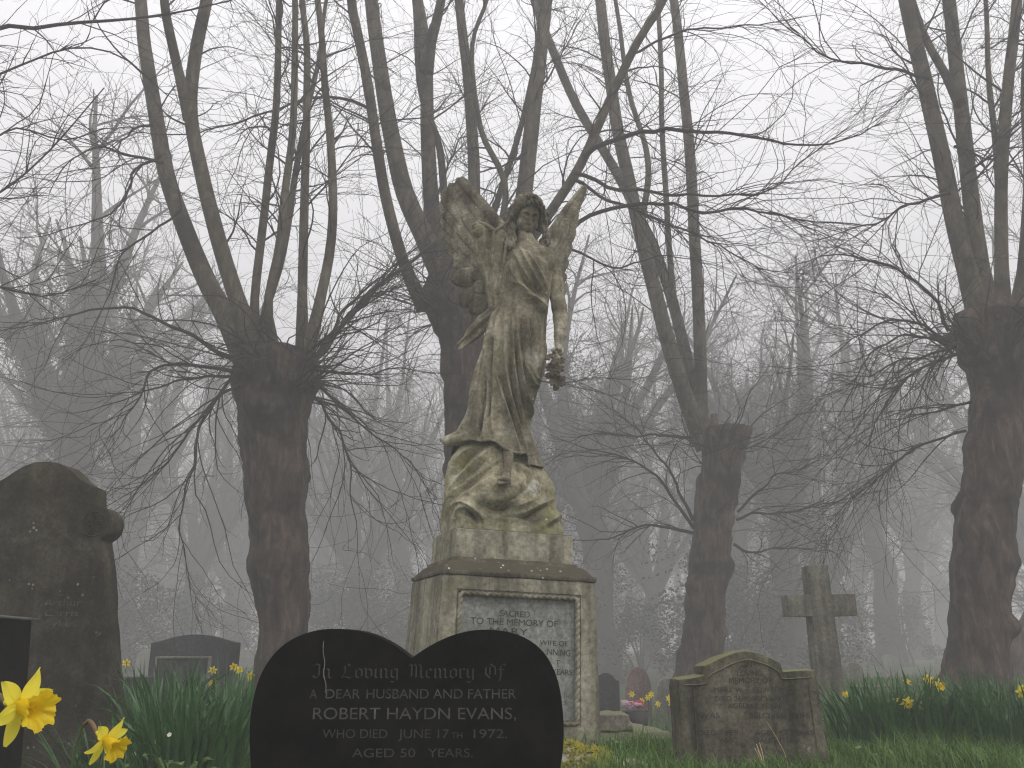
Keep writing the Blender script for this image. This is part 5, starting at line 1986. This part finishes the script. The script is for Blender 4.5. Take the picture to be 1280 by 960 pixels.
# ================================================================== pollard trees
def pollard(label, Y, prof, limbs, seed, shoots=40, shoot_at=None, twigs=(260, 900, 1600), droop=0, twist_dir=(0, 0, 0), Lside=(.8, 2.4), rtop=.012):
    """prof: (py, xl, xr) trunk edges as seen; limbs: (radius_px0, radius_px1, depth0, depth1, [(px,py)...])"""
    global rng
    rng = np.random.default_rng(seed)
    base = gpt((prof[0][1] + prof[0][2]) / 2, Y)
    root = empty('pollard_tree', tuple(base), label, 'tree', 'pollarded trees in the churchyard')
    rows = []
    rows.append((-.15, base[0], Y, (prof[0][2] - prof[0][1]) / 2 * mpp(prof[0][0], Y) * 1.12))
    for py, xl, xr in prof:
        c = W((xl + xr) / 2, py, Y)
        rows.append((c[2], c[0], Y, (xr - xl) / 2 * mpp(py, Y) * .91))
    V, Q, T = spin(rows, 0, 0, 90, 190, .085, seed)
    mb = MB()
    mb.add(V, Q, T)
    obj('trunk', mb.mesh('trunk'), M['bark'], root)
    PP, RR = [], []
    for r0, r1, d0, d1, pl in limbs:
        k = len(pl)
        pts = [W(a, b, Y + d0 + (d1 - d0) * i / (k - 1)) for i, (a, b) in enumerate(pl)]
        # carry on above the frame where the limb leaves it
        if pl[-1][1] <= 5:
            dv = pts[-1] - pts[-2]
            dv /= np.linalg.norm(dv)
            dv = dv * .6 + np.array([0, 0, .4])
            pts += [pts[-1] + dv * 1.2, pts[-1] + dv * 2.4 + [0, 0, .5], pts[-1] + dv * 3.4 + [0, 0, 1.2]]
            rad = [r0, r1, r1 * .45]
            xs = [0, (k - 1) / (k + 2), 1]
        else:
            rad, xs = [r0, r1], [0, 1]
        P = resample(np.array(pts), 40)
        R = np.interp(np.linspace(0, 1, 40), xs, rad) * mpp(300, Y) * .82
        R[:4] *= np.linspace(1.35, 1, 4)
        P += vnoise(P, 1.1, seed + 60, 1)[:, None] * np.array([[.05, .05, 0]]) * np.linspace(0, 1, 40)[:, None]
        V, Q = tubes(P[None], R[None], 10)
        obj('limb', mesh_np('limb', V, Q), M['limb'], root)
        PP.append(P)
        RR.append(R)
    P0, R0 = np.array(PP), np.array(RR)
    cr_ = MB()
    # side branches
    n1, n2, n3 = twigs
    n2, n3 = int(n2 * 1.35), int(n3 * 1.2)
    P1, R1 = sprout(P0, R0, n1, Lside, (.45, 1.1), .15, -.008, (.014, .0026), 11, (.12, 1), .05, .6)
    V, Q = tubes(P1, R1, 5)
    cr_.add(V, Q)
    allP, allR = [P1], [R1]
    if shoots:
        hx_, hy_, hr = shoot_at
        c = W(hx_, hy_, Y)
        S0 = []
        for k in range(shoots):
            a = rng.uniform(0, 2 * np.pi)
            p = c + np.array([math.cos(a) * hr, math.sin(a) * hr, rng.uniform(-.35, .25) * hr * 2])
            d = np.array([math.cos(a), math.sin(a), 0]) * rng.uniform(.4, 1.2) + np.array([0, 0, rng.uniform(-.2, 1.1)])
            d /= np.linalg.norm(d)
            S0.append(np.stack([p - d * .05, p + d * .05]))
        S0 = np.array(S0)
        Ps, Rs = sprout(np.repeat(S0, 2, 0), np.full((shoots * 2, 2), .05), int(shoots * 2.2), (.5, 2.4), (0, .6), .17, -.015 - .02 * droop, (.011, .0022), 12, (0, 1), 0, .5)
        V, Q = tubes(Ps, Rs, 5)
        cr_.add(V, Q)
        P1s, R1s = Ps, Rs
        allP.append(Ps)
        allR.append(Rs)
        P2s, R2s = sprout(Ps, Rs, shoots * 6, (.3, 1.4), (.3, .95), .2, -.015, (.0055, .002), 9, (.2, 1), 0, .6)
        V, Q = tubes(P2s, R2s, 3)
        cr_.add(V, Q)
        P3s, R3s = sprout(P2s, R2s, shoots * 8, (.15, .6), (.4, 1.1), .2, -.01, (.004, .0018), 5, (.2, 1), 0, .6)
        V, Q = tubes(P3s, R3s, 3)
        cr_.add(V, Q)
    P2, R2 = sprout(P1, R1, n2, (.5, 1.9), (.3, .95), .19, -.008, (.0068, .0021), 9, (.12, 1), 0, .6, flat=.6)
    V, Q = tubes(P2, R2, 3)
    cr_.add(V, Q)
    P3, R3 = sprout(P2, R2, n3, (.25, 1.1), (.3, .95), .22, -.005, (.004, .0018), 7, (.12, 1), 0, .6)
    V, Q = tubes(P3, R3, 3)
    cr_.add(V, Q)
    return root, cr_, P0, R0


def extra_branches(cr_, Y, lst, sub=(60, 180)):
    """long side branches whose course the photograph shows: (r0px, r1px, d0, d1, pts)"""
    PP, RR = [], []
    for r0, r1, d0, d1, pl in lst:
        k = len(pl)
        pts = [W(a, b, Y + d0 + (d1 - d0) * i / (k - 1)) for i, (a, b) in enumerate(pl)]
        P = resample(np.array(pts), 24)
        P += np.stack([vnoise(P, 3.0, 77 + q, 2) for q in range(3)], 1) * .07
        R = (r0 + (r1 * .4 - r0) * np.linspace(0, 1, 24) ** .8) * mpp(300, Y) * .37
        PP.append(P)
        RR.append(R)
    P0, R0 = np.array(PP), np.array(RR)
    V, Q = tubes(P0, R0, 6)
    cr_.add(V, Q)
    sub = (int(sub[0] * 1.1), int(sub[1] * 1.2))
    P1, R1 = sprout(P0, R0, sub[0], (.6, 2.6), (.22, .75), .17, -.008, (.0085, .0022), 12, (.06, 1), 0, .6, flat=.45)
    V, Q = tubes(P1, R1, 4)
    cr_.add(V, Q)
    P2, R2 = sprout(P1, R1, sub[1], (.25, 1.3), (.25, .85), .2, -.006, (.0045, .0018), 8, (.12, 1), 0, .6, flat=.5)
    V, Q = tubes(P2, R2, 3)
    cr_.add(V, Q)


# left pollard
root, cr_, P0, R0 = pollard('thick pollard lime left of the heart headstone, many upright limbs', 9.5,
    [(862, 318, 392), (800, 321, 386), (720, 316, 387), (680, 312, 388), (640, 308, 386), (600, 306, 387), (565, 303, 385), (530, 298, 387), (500, 293, 394), (475, 288, 402), (455, 290, 404), (442, 300, 398)],
    [(16, 9, 0, .6, [(308, 448), (285, 400), (258, 350), (228, 280), (207, 215), (196, 150), (186, 80), (174, 0)]),
     (13, 7.5, -.2, -.6, [(318, 440), (300, 385), (275, 305), (252, 215), (238, 140), (243, 70), (258, 0)]),
     (8, 5, -.4, -.9, [(238, 150), (228, 110), (215, 55), (205, 0)]),
     (7, 5, .2, .4, [(330, 440), (318, 395), (326, 300), (336, 220), (345, 130), (349, 0)]),
     (6.5, 4.5, -.3, -.5, [(345, 445), (335, 380), (352, 290), (368, 110), (366, 0)]),
     (8, 5, .1, .3, [(378, 440), (378, 370), (380, 270), (384, 130), (379, 0)]),
     (8, 4.5, -.2, -.1, [(385, 440), (398, 385), (414, 300), (415, 200), (405, 90), (396, 0)]),
     (7, 3, .2, .6, [(340, 450), (330, 400), (352, 320), (375, 190), (410, 0)]),
     (4, 2, .2, .4, [(400, 430), (430, 405), (470, 360), (510, 330), (560, 290)])],
    101, 46, (348, 462, .42), (150, 520, 1100), .6)
extra_branches(cr_, 9.5, [
    (8, 3, -.1, -.8, [(296, 448), (250, 425), (190, 395), (140, 385), (70, 400), (0, 418)]), (7, 2, -.3, -1.2, [(292, 465), (240, 452), (195, 462), (170, 500), (140, 560)]),
    (6, 2, -.3, -1, [(294, 470), (262, 510), (245, 560), (228, 640), (240, 740)]), (6, 2, -.4, -1, [(300, 480), (270, 500), (220, 560), (150, 640)]),
    (6, 2, .2, .7, [(402, 465), (450, 470), (500, 460), (540, 470)]), (5, 2, -.2, -.6, [(400, 480), (440, 520), (490, 560), (540, 620)]),
    (7, 3, 0, .5, [(398, 440), (440, 380), (490, 340), (530, 300)]), (9, 4, 0, .3, [(392, 446), (425, 408), (470, 365), (512, 325)]),
    (8, 4, -.2, .1, [(388, 450), (420, 420), (455, 375), (500, 345)]),
    (6, 2, 0, -.8, [(206, 205), (165, 195), (120, 185), (90, 205), (60, 240)]), (5, 2, .2, -.6, [(192, 155), (165, 165), (150, 190), (140, 215)]),
    (5, 2, 0, .5, [(222, 265), (190, 290), (150, 330), (120, 400), (90, 460)]), (6, 2, .1, -.6, [(200, 195), (170, 215), (155, 250), (100, 285), (20, 300)]),
    (5, 1.5, 0, -.6, [(404, 500), (430, 560), (440, 640), (450, 720)]), (5, 1.5, 0, -.6, [(290, 470), (220, 480), (150, 500), (60, 520)])], (190, 620))
obj('crown', cr_.mesh('crown'), M['twig'], root)

# middle pollard behind the angel
root, cr_, P0, R0 = pollard('burly pollard lime directly behind the angel, dark swollen head', 11.0,
    [(852, 546, 612), (780, 552, 608), (700, 553, 606), (600, 553, 604), (520, 554, 600), (460, 553, 602), (430, 550, 606), (410, 536, 610), (385, 527, 612), (360, 527, 612), (338, 532, 606), (320, 540, 596)],
    [(9, 7, -.3, -.6, [(530, 385), (505, 330), (488, 270), (474, 200), (460, 110), (448, 50), (438, 0)]),
     (16, 10.5, 0, .2, [(556, 345), (530, 295), (504, 235), (487, 160), (474, 80), (463, 0)]),
     (14, 9, .2, .6, [(560, 330), (542, 280), (534, 170), (532, 70), (522, 0)]),
     (9, 6, -.1, -.3, [(533, 90), (540, 50), (552, 0)]),
     (11, 8, .3, .9, [(585, 335), (592, 250), (590, 170), (582, 80), (573, 0)]),
     (15, 11, .2, .8, [(598, 380), (640, 330), (655, 240), (668, 120), (678, 50), (684, 0)]),
     (8, 5.5, -.4, -1.2, [(600, 395), (650, 320), (690, 262), (727, 205), (765, 120), (800, 50), (830, 0)]),
     (7, 4, .2, .6, [(570, 325), (556, 250), (548, 180), (525, 110), (518, 0)]),
     (6, 3.5, .3, .8, [(592, 345), (625, 240), (650, 160), (672, 60), (690, -5)]),
     (6, 3, .1, .3, [(600, 360), (632, 240), (600, 160), (590, 60), (610, 0)])],
    102, 30, (566, 375, .42), (190, 600, 1200), .2)
extra_branches(cr_, 11.0, [
    (9, 3, -.9, -2.6, [(735, 200), (760, 178), (800, 166), (860, 162), (930, 170), (985, 182), (1050, 176), (1110, 150)]),
    (8, 3, -.8, -2.4, [(700, 300), (740, 270), (800, 256), (870, 262), (960, 268), (1080, 285)]),
    (7, 2, -.9, -2.2, [(722, 218), (790, 238), (860, 244), (960, 240), (1005, 200), (1060, 160)]),
    (6, 2, -.9, -2.0, [(720, 225), (790, 260), (860, 290), (930, 325), (1010, 345)]),
    (6, 2, -.3, -1.4, [(464, 140), (440, 125), (400, 120), (340, 140), (250, 165), (130, 170)]),
    (5, 2, -.7, -1.6, [(790, 70), (850, 40), (930, 30), (1040, 20)]), (5, 2, .2, .8, [(660, 190), (620, 210), (590, 215), (560, 180)]),
    (5, 2, .2, .8, [(668, 120), (700, 70), (740, 0)]), (5, 2, .1, .4, [(560, 340), (600, 300), (620, 240), (660, 180)]),
    (7, 3, -.2, -.3, [(530, 375), (520, 358), (508, 352)]), (5, 2, .1, 1, [(545, 250), (570, 180), (590, 160), (620, 100)]),
    (5, 1.5, -.9, -2, [(700, 300), (760, 330), (830, 320), (900, 330)]), (4, 1.5, .3, .8, [(606, 430), (680, 480), (760, 470), (830, 500)])], (240, 800))
obj('crown', cr_.mesh('crown'), M['twig'], root)

# leaning pollard right of centre
root, cr_, P0, R0 = pollard('leaning pollard lime between angel and stone cross, sawn flat stump head', 13.5,
    [(846, 845, 906), (800, 850, 906), (740, 856, 910), (690, 862, 914), (650, 866, 918), (610, 872, 926), (580, 875, 931), (560, 874, 935), (545, 872, 940), (537, 876, 942)],
    [(12, 8, 0, -.3, [(884, 560), (862, 510), (840, 445), (820, 370), (800, 290), (782, 210), (765, 120), (750, 0)]),
     (9, 6.5, .2, .5, [(885, 550), (868, 490), (852, 420), (832, 350), (808, 290), (770, 215), (720, 130), (690, 60), (668, 0)]),
     (9.5, 7.5, .0, .1, [(876, 555), (875, 430), (868, 290), (860, 160), (850, 70), (842, 0)]),
     (5, 4, .2, .6, [(870, 520), (850, 430), (838, 330), (830, 200), (826, 100), (822, 0)]),
     (5, 3.5, .2, .5, [(800, 290), (810, 200), (785, 110), (770, 0)]),
     (6, 5, -.1, -.1, [(893, 540), (893, 528), (892, 518)])],
    103, 14, (900, 560, .35), (150, 460, 900), .1)
extra_branches(cr_, 13.5, [
    (6, 2, 0, -.6, [(868, 660), (835, 610), (800, 580), (740, 560), (690, 545)]), (6, 2, 0, -.6, [(866, 668), (820, 655), (760, 672), (700, 680)]),
    (6, 2, 0, -.5, [(868, 650), (840, 590), (800, 540), (760, 510)]), (5, 2, 0, .3, [(922, 640), (960, 600), (990, 590), (1040, 570)]),
    (5, 2, 0, .3, [(922, 650), (950, 640), (990, 640), (1060, 625)]), (6, 2, 0, .5, [(872, 548), (830, 545), (780, 545), (700, 545)]),
    (5, 2, 0, .2, [(918, 680), (950, 690), (1000, 670)])], (110, 380))
obj('crown', cr_.mesh('crown'), M['twig'], root)

# right pollard
root, cr_, P0, R0 = pollard('thick knobbly pollard lime at the right behind the daffodil bed', 9.5,
    [(864, 1174, 1268), (830, 1178, 1263), (780, 1184, 1263), (740, 1188, 1266), (690, 1190, 1270), (650, 1194, 1271), (610, 1202, 1276), (575, 1206, 1282), (530, 1209, 1286), (480, 1211, 1288), (450, 1207, 1291), (430, 1196, 1294), (410, 1188, 1296), (392, 1196, 1294)],
    [(15, 11.5, 0, .4, [(1228, 400), (1212, 350), (1194, 280), (1178, 200), (1158, 110), (1132, 0)]),
     (14, 10.5, .1, .6, [(1238, 400), (1228, 350), (1215, 260), (1204, 160), (1196, 90), (1186, 0)]),
     (10, 7.5, -.2, -.4, [(1254, 400), (1252, 330), (1252, 220), (1260, 110), (1272, 0)]),
     (12, 9, .3, .9, [(1272, 400), (1282, 330), (1288, 220), (1284, 110), (1290, 0)]),
     (7, 5, .1, .5, [(1200, 130), (1180, 90), (1158, 50), (1140, 0)]),
     (6, 4, .3, 1, [(1252, 330), (1246, 200), (1236, 100), (1232, 0)]),
     (8, 5, -.2, -.7, [(1286, 410), (1310, 340), (1330, 200), (1340, 0)])],
    104, 40, (1240, 425, .44), (150, 480, 1000), .8)
extra_branches(cr_, 9.5, [
    (7, 2, 0, -.7, [(1162, 98), (1100, 85), (1040, 76), (1000, 50), (960, 12), (930, -20)]), (6, 2, 0, .6, [(1195, 180), (1240, 200), (1290, 210)]),
    (7, 2, -.1, -.9, [(1190, 410), (1140, 350), (1090, 325), (1040, 320), (980, 340)]), (6, 2, -.1, -.7, [(1192, 420), (1140, 400), (1080, 415), (1020, 460)]),
    (6, 2, -.1, -.9, [(1196, 432), (1130, 450), (1080, 470), (1040, 470)]), (6, 2, -.2, -.9, [(1198, 430), (1150, 420), (1090, 440), (1050, 520)]),
    (6, 2, 0, -.6, [(1200, 440), (1150, 460), (1110, 500), (1080, 560)]),
    (6, 2, -.1, -.6, [(1186, 240), (1130, 260), (1060, 290), (1000, 310)]), (5, 2, 0, .4, [(1215, 500), (1150, 520), (1100, 525)]),
    (6, 2, 0, -.6, [(1205, 220), (1250, 190), (1310, 180)]), (5, 2, .1, .3, [(1208, 540), (1150, 560), (1090, 600), (1040, 650)])], (210, 700))
obj('crown', cr_.mesh('crown'), M['twig'], root)

# farther leaning tree cut by the right edge
root, cr_, P0, R0 = pollard('leaning trunk cut by the right edge, beyond the knobbly pollard', 14.5,
    [(840, 1252, 1300), (800, 1266, 1310), (760, 1282, 1324), (700, 1302, 1342), (620, 1325, 1365), (540, 1342, 1385), (500, 1345, 1390)],
    [(11, 7, 0, .3, [(1365, 510), (1360, 400), (1350, 250), (1330, 100), (1320, 0)]), (10, 7, 0, .3, [(1368, 510), (1390, 400), (1410, 250), (1420, 100), (1430, 0)])],
    105, 10, (1367, 510, .3), (70, 200, 400))
obj('crown', cr_.mesh('crown'), M['twig'], root)

# dark branch crossing the top left corner: belongs to a tree standing out of frame at the left
rng = np.random.default_rng(330)
tl_base = np.array([-7.2, 7.2, 0.])
tl = empty('overhanging_tree', tuple(tl_base), 'bare tree out of frame, its dark branches cross the upper left corner', 'tree')
V, Q, T = spin([(-.1, -7.2, 7.2, .36), (1.5, -7.2, 7.2, .32), (3.2, -7.15, 7.2, .29), (5.2, -7.1, 7.2, .24), (8, -7.1, 7.25, .12)], 0, 0, 40, 60, .06, 9)
mb = MB()
mb.add(V, Q, T)
obj('trunk', mb.mesh('trunk'), M['bark'], tl)
cr_ = MB()
a0 = np.array([-7.1, 7.2, 5.0])


def left_branch(r0, r1, pl, d1=1.2):
    k = len(pl)
    return [a0 * .5 + W(pl[0][0] - 60, pl[0][1] + 20, 7.2) * .5] + [W(a, b, 7.2 + d1 * i / (k - 1)) for i, (a, b) in enumerate(pl)]


PP = [resample(np.array([[-7.1, 7.2, 4.4 + .3 * q]] + [W(a, b, 7.2 + .8 * i / len(pl)) for i, (a, b) in enumerate(pl)]), 24) for q, pl in enumerate((
    [(-40, 52), (40, 36), (90, 29), (160, 24), (230, 14), (290, 0)], [(-40, 110), (30, 80), (90, 60), (150, 70), (210, 120)],
    [(-40, 180), (20, 160), (80, 175), (130, 160)], [(-60, 260), (0, 240), (60, 190), (130, 110)], [(-50, 330), (10, 360), (60, 370), (120, 350)]))]
RR = [np.interp(np.linspace(0, 1, 24), [0, .35, 1], [.05, .03 if q == 0 else .014, .006]) for q in range(5)]
P0, R0 = np.array(PP), np.array(RR)
V, Q = tubes(P0, R0, 7)
cr_.add(V, Q)
P1, R1 = sprout(P0, R0, 110, (.4, 1.5), (.3, 1.), .17, -.01, (.008, .0022), 8, (.2, 1))
V, Q = tubes(P1, R1, 4)
cr_.add(V, Q)
P2, R2 = sprout(P1, R1, 380, (.2, .8), (.4, 1.), .2, -.01, (.0045, .0018), 6)
V, Q = tubes(P2, R2, 3)
cr_.add(V, Q)
obj('crown', cr_.mesh('crown'), M['twig'], tl)


# ================================================================== trees in the mist
def leaf_cloud(centres, radii, n, size, seed=0):
    r = np.random.default_rng(seed)
    k = r.integers(0, len(centres), n)
    d = r.normal(size=(n, 3))
    d /= np.linalg.norm(d, axis=1, keepdims=True)
    p = np.array(centres)[k] + d * (np.array(radii)[k] * r.uniform(0.25, 1, n) ** .5)[:, None]
    den = vnoise(p, 1.3, seed + 4, 2)
    p = p[den > -.12]
    n = len(p)
    a = r.normal(size=(n, 3))
    a /= np.linalg.norm(a, axis=1, keepdims=True)
    b = np.cross(a, r.normal(size=(n, 3)))
    b /= np.linalg.norm(b, axis=1, keepdims=True)
    s = (size * r.uniform(.6, 1.4, n))[:, None]
    V = np.stack([p - a * s, p + b * s * .55, p + a * s, p - b * s * .55], 1).reshape(-1, 3)
    return V, np.arange(n * 4).reshape(-1, 4)


def far_tree(seed, H, fork, tr, spreadw, dens=1.0, ivy=0.):
    global rng
    rng = np.random.default_rng(seed)
    tr_pts = np.stack([rng.normal(size=6) * .18 * np.arange(6) / 5, rng.normal(size=6) * .18 * np.arange(6) / 5, np.linspace(-.2, fork, 6)], 1)
    rows = [(p[2], p[0], p[1], tr * (1.25 - .5 * k / 5 + (.35 if k == 0 else 0))) for k, p in enumerate(tr_pts)]
    V, Q, T = spin(rows, 0, 0, 20, 30, .06, seed)
    tk = MB()
    tk.add(V, Q, T)
    top = tr_pts[-1]
    trunkP = resample(tr_pts, 10)[None]
    nl = int(9 * dens)
    P0, R0 = sprout(np.repeat(trunkP, 2, 0), np.full((2, 10), tr * .8), nl, (H * .5, H * .75), (.15, .75), .07, .02, (tr * .55, .03), 12, (.6, 1), .3, .8)
    k = np.argsort(P0[:, 0, 2])
    V, Q = tubes(P0, R0, 7)
    tk_l = MB()
    tk_l.add(V, Q)
    P1, R1 = sprout(P0, R0, int(70 * dens), (1.2, 3.6), (.4, 1.0), .12, .01, (.05, .012), 9, (.15, 1), .1, .6)
    V, Q = tubes(P1, R1, 5)
    tk_l.add(V, Q)
    P2, R2 = sprout(P1, R1, int(420 * dens), (.8, 2.2), (.4, 1.1), .16, -.01, (.022, .006), 7, (.15, 1), 0, .6)
    V, Q = tubes(P2, R2, 3)
    tk_l.add(V, Q)
    P3, R3 = sprout(P2, R2, int(1500 * dens), (.4, 1.3), (.4, 1.1), .2, -.01, (.011, .0045), 6, (.1, 1), 0, .7)
    V, Q = tubes(P3, R3, 3)
    tk_l.add(V, Q)
    # low drooping twigs
    P4, R4 = sprout(trunkP, np.full((1, 10), tr), int(26 * dens), (1.5, 4), (.9, 1.5), .12, -.03, (.03, .008), 9, (.35, 1), 0, .4)
    V, Q = tubes(P4, R4, 4)
    tk_l.add(V, Q)
    P5, R5 = sprout(P4, R4, int(260 * dens), (.5, 1.6), (.4, 1.1), .2, -.02, (.012, .0045), 6, (.15, 1), 0, .6)
    V, Q = tubes(P5, R5, 3)
    tk_l.add(V, Q)
    iv = None
    if ivy:
        zs = np.linspace(.3, fork + ivy, 26)
        cs = [(np.interp(z, tr_pts[:, 2], tr_pts[:, 0]) + rng.normal() * .15, np.interp(z, tr_pts[:, 2], tr_pts[:, 1]) + rng.normal() * .15, z) for z in zs]
        rs = [(tr * 1.5 + .25 + .25 * rng.uniform()) * (1 if z < fork else .8) for z in zs]
        for q in range(min(len(P0), 7)):
            for w_ in range(1, 7):
                cs.append(tuple(P0[q, w_]))
                rs.append(.5 * rng.uniform(.6, 1.2))
        V, Q = leaf_cloud(cs, rs, 16000, .05, seed)
        iv = mesh_np('ivy', V, Q, None, False)
    return tk.mesh('trunk'), tk_l.mesh('crown'), iv


KINDS = [far_tree(201, 18, 5.0, .36, 1, 1.5), far_tree(202, 18, 4.0, .34, 1, 1.6), far_tree(203, 16.5, 6.5, .42, 1, 1.5), far_tree(204, 16, 6.5, .48, 1, 1.3, 4.0),
         far_tree(205, 15, 3.0, .26, 1, 1.3)]
for k in KINDS:
    k[0].materials.append(M['far_bark'])
    k[1].materials.append(M['far_bark'])
    if k[2]:
        k[2].materials.append(M['ivy'])
FT = [
    (748, 28, 3, 1.06, 'ivy clad tree in the mist just right of the angel'), (985, 27, 3, 0.95, 'ivy clad tree in the mist behind the stone cross'),
    (62, 26, 3, 1.25, 'broad ivy clad tree in the mist at the far left'), (690, 37, 0, 1.12, 'bare misty tree seen beside the angel wreath'),
    (1036, 35, 1, 1.12, 'bare misty tree just right of the stone cross'), (930, 40, 2, 1.12, 'bare misty tree just right of the leaning pollard'),
    (150, 37, 2, 1.18, 'bare misty tree behind the round shoulder of the arched gravestone'), (232, 41, 0, 1.12, 'bare misty tree above the wide dark gravestone'),
    (440, 38, 1, 1.12, 'bare misty tree just right of the left pollard'), (500, 45, 2, 1.12, 'bare misty tree left of the angel pedestal'),
    (812, 43, 1, 1.12, 'bare misty tree left of the leaning pollard'), (1112, 38, 2, 1.12, 'bare misty tree left of the right pollard'),
    (1150, 49, 0, 1.23, 'faint bare misty tree tight against the right pollard'), (1300, 33, 1, 1.12, 'bare misty tree at the right edge'),
    (15, 41, 1, 1.23, 'bare misty tree at the left edge'), (880, 55, 0, 1.25, None), (290, 52, 1, 1.25, None), (400, 56, 2, 1.25, None),
    (570, 54, 4, 1.25, None), (640, 57, 1, 1.25, None), (770, 59, 2, 1.25, None), (1070, 57, 4, 1.25, None), (1225, 56, 0, 1.25, None), (100, 56, 0, 1.25, None), (200, 61, 4, 1.25, None),
    (345, 61, 0, 1.25, None), (980, 63, 1, 1.25, None), (720, 66, 0, 1.25, None), (470, 63, 1, 1.25, None), (1180, 66, 2, 1.25, None), (30, 68, 2, 1.25, None),
]
for k_ in range(9):
    FT.append((int(-60 + k_ * 160 + (k_ * 37) % 40), 62 + (k_ * 17) % 16, k_ % 5 if k_ % 5 != 3 else 0, 1.1, None))
rr = np.random.default_rng(5)
for px, Y, kd, sc, lab in FT:
    tkm, crm, ivm = KINDS[kd]
    g_ = gpt(px, Y)
    o = empty('bare_tree' if not ivm else 'ivy_tree', tuple(g_), lab or 'faint grey bare tree deep in the mist', 'tree', 'trees in the mist' if lab else 'far bare trees deep in the mist')
    o.rotation_euler = (0, 0, rr.uniform(0, 6.28))
    o.scale = (sc * rr.uniform(.9, 1.1), sc * rr.uniform(.9, 1.1), sc * rr.uniform(.92, 1.05))
    for nm, me in (('trunk', tkm), ('crown', crm), ('ivy', ivm)):
        if me:
            c = bpy.data.objects.new(nm, me)
            COL.objects.link(c)
            c.parent = o

# evergreen bushes and the far wood
SH = []
for k in range(3):
    r_ = np.random.default_rng(300 + k)
    cs = [(r_.normal() * .8, r_.normal() * .7, r_.uniform(.2, 1.9)) for q in range(16)]
    V, Q = leaf_cloud(cs, [r_.uniform(.35, .75) for q in cs], 12000, .034, 300 + k)
    V[:, 2] = np.abs(V[:, 2])
    me = mesh_np('foliage', V, Q, None, False)
    me.materials.append(M['shrub'])
    st = MB()
    for q in range(9):
        c = cs[q]
        V, Q = tubes(resample(np.array([(r_.normal() * .1, r_.normal() * .1, -.05), (c[0] * .4, c[1] * .4, c[2] * .5), c]), 8)[None], np.linspace(.03, .01, 8)[None], 5)
        st.add(V, Q)
    sm = st.mesh('stems')
    sm.materials.append(M['far_bark'])
    SH.append((me, sm))
for k, (px, Y, s, lab) in enumerate(((905, 26, 1.5, 'dark evergreen bush in the mist right of the leaning pollard trunk'), (960, 28, 1.7, 'dark evergreen bush in the mist behind the stone cross arm'),
                                     (1020, 34, 1.5, 'dim evergreen bush in the mist behind the cross shaft'), (800, 31, 1.3, 'dim evergreen bush in the mist above the pink bouquet'),
                                     (120, 29, 1.6, 'dim evergreen bush in the mist right of the arched gravestone'), (420, 33, 1.5, 'dim evergreen bush in the mist behind the heart headstone'),
                                     (470, 30, 1.2, 'small dim bush in the mist left of the angel pedestal'), (260, 40, 1.6, 'faint bush in the mist above the wide dark gravestone'),
                                     (700, 36, 1.6, 'dim evergreen bush in the mist close behind the angel plinth'), (1130, 37, 1.5, 'faint bush in the mist left of the right pollard foot'))):
    g_ = gpt(px, Y)
    o = empty('evergreen_bush', tuple(g_), lab, 'bush', 'bushes in the mist')
    o.scale = (s * 1.3, s, s)
    o.rotation_euler = (0, 0, k * 1.1)
    for nm, me in zip(('foliage', 'stems'), SH[k % 3]):
        c = bpy.data.objects.new(nm, me)
        COL.objects.link(c)
        c.parent = o

mb = MB()
rng = np.random.default_rng(400)
n = 170
Yt = rng.uniform(60, 95, n)
Xt = rng.uniform(-1, 1, n) * (Yt * .72)
hgt = rng.uniform(12, 17.5, n)
z = np.linspace(0, 1, 8)
P0 = np.stack([Xt[:, None] + rng.normal(size=(n, 8)) * .2, Yt[:, None] + 0 * z[None], z[None] * hgt[:, None]], -1)
R0 = rng.uniform(.18, .4, n)[:, None] * (1 - .8 * z[None])
V, Q = tubes(P0, R0, 6)
mb.add(V, Q)
P1, R1 = sprout(P0, R0, 3000, (2, 5.5), (.4, 1.1), .1, .02, (.08, .02), 7, (.15, 1), .1, .6)
V, Q = tubes(P1, R1, 3)
mb.add(V, Q)
P2, R2 = sprout(P1, R1, 16000, (.8, 2.6), (.4, 1.1), .15, 0, (.03, .010), 5, (.1, 1), 0, .7)
V, Q = tubes(P2, R2, 3)
mb.add(V, Q)
o = obj('far_wood', mb.mesh('far_wood'), M['far_bark'])
tag(o, 'bare wood fading into the mist behind everything', 'wood', None, 'stuff')
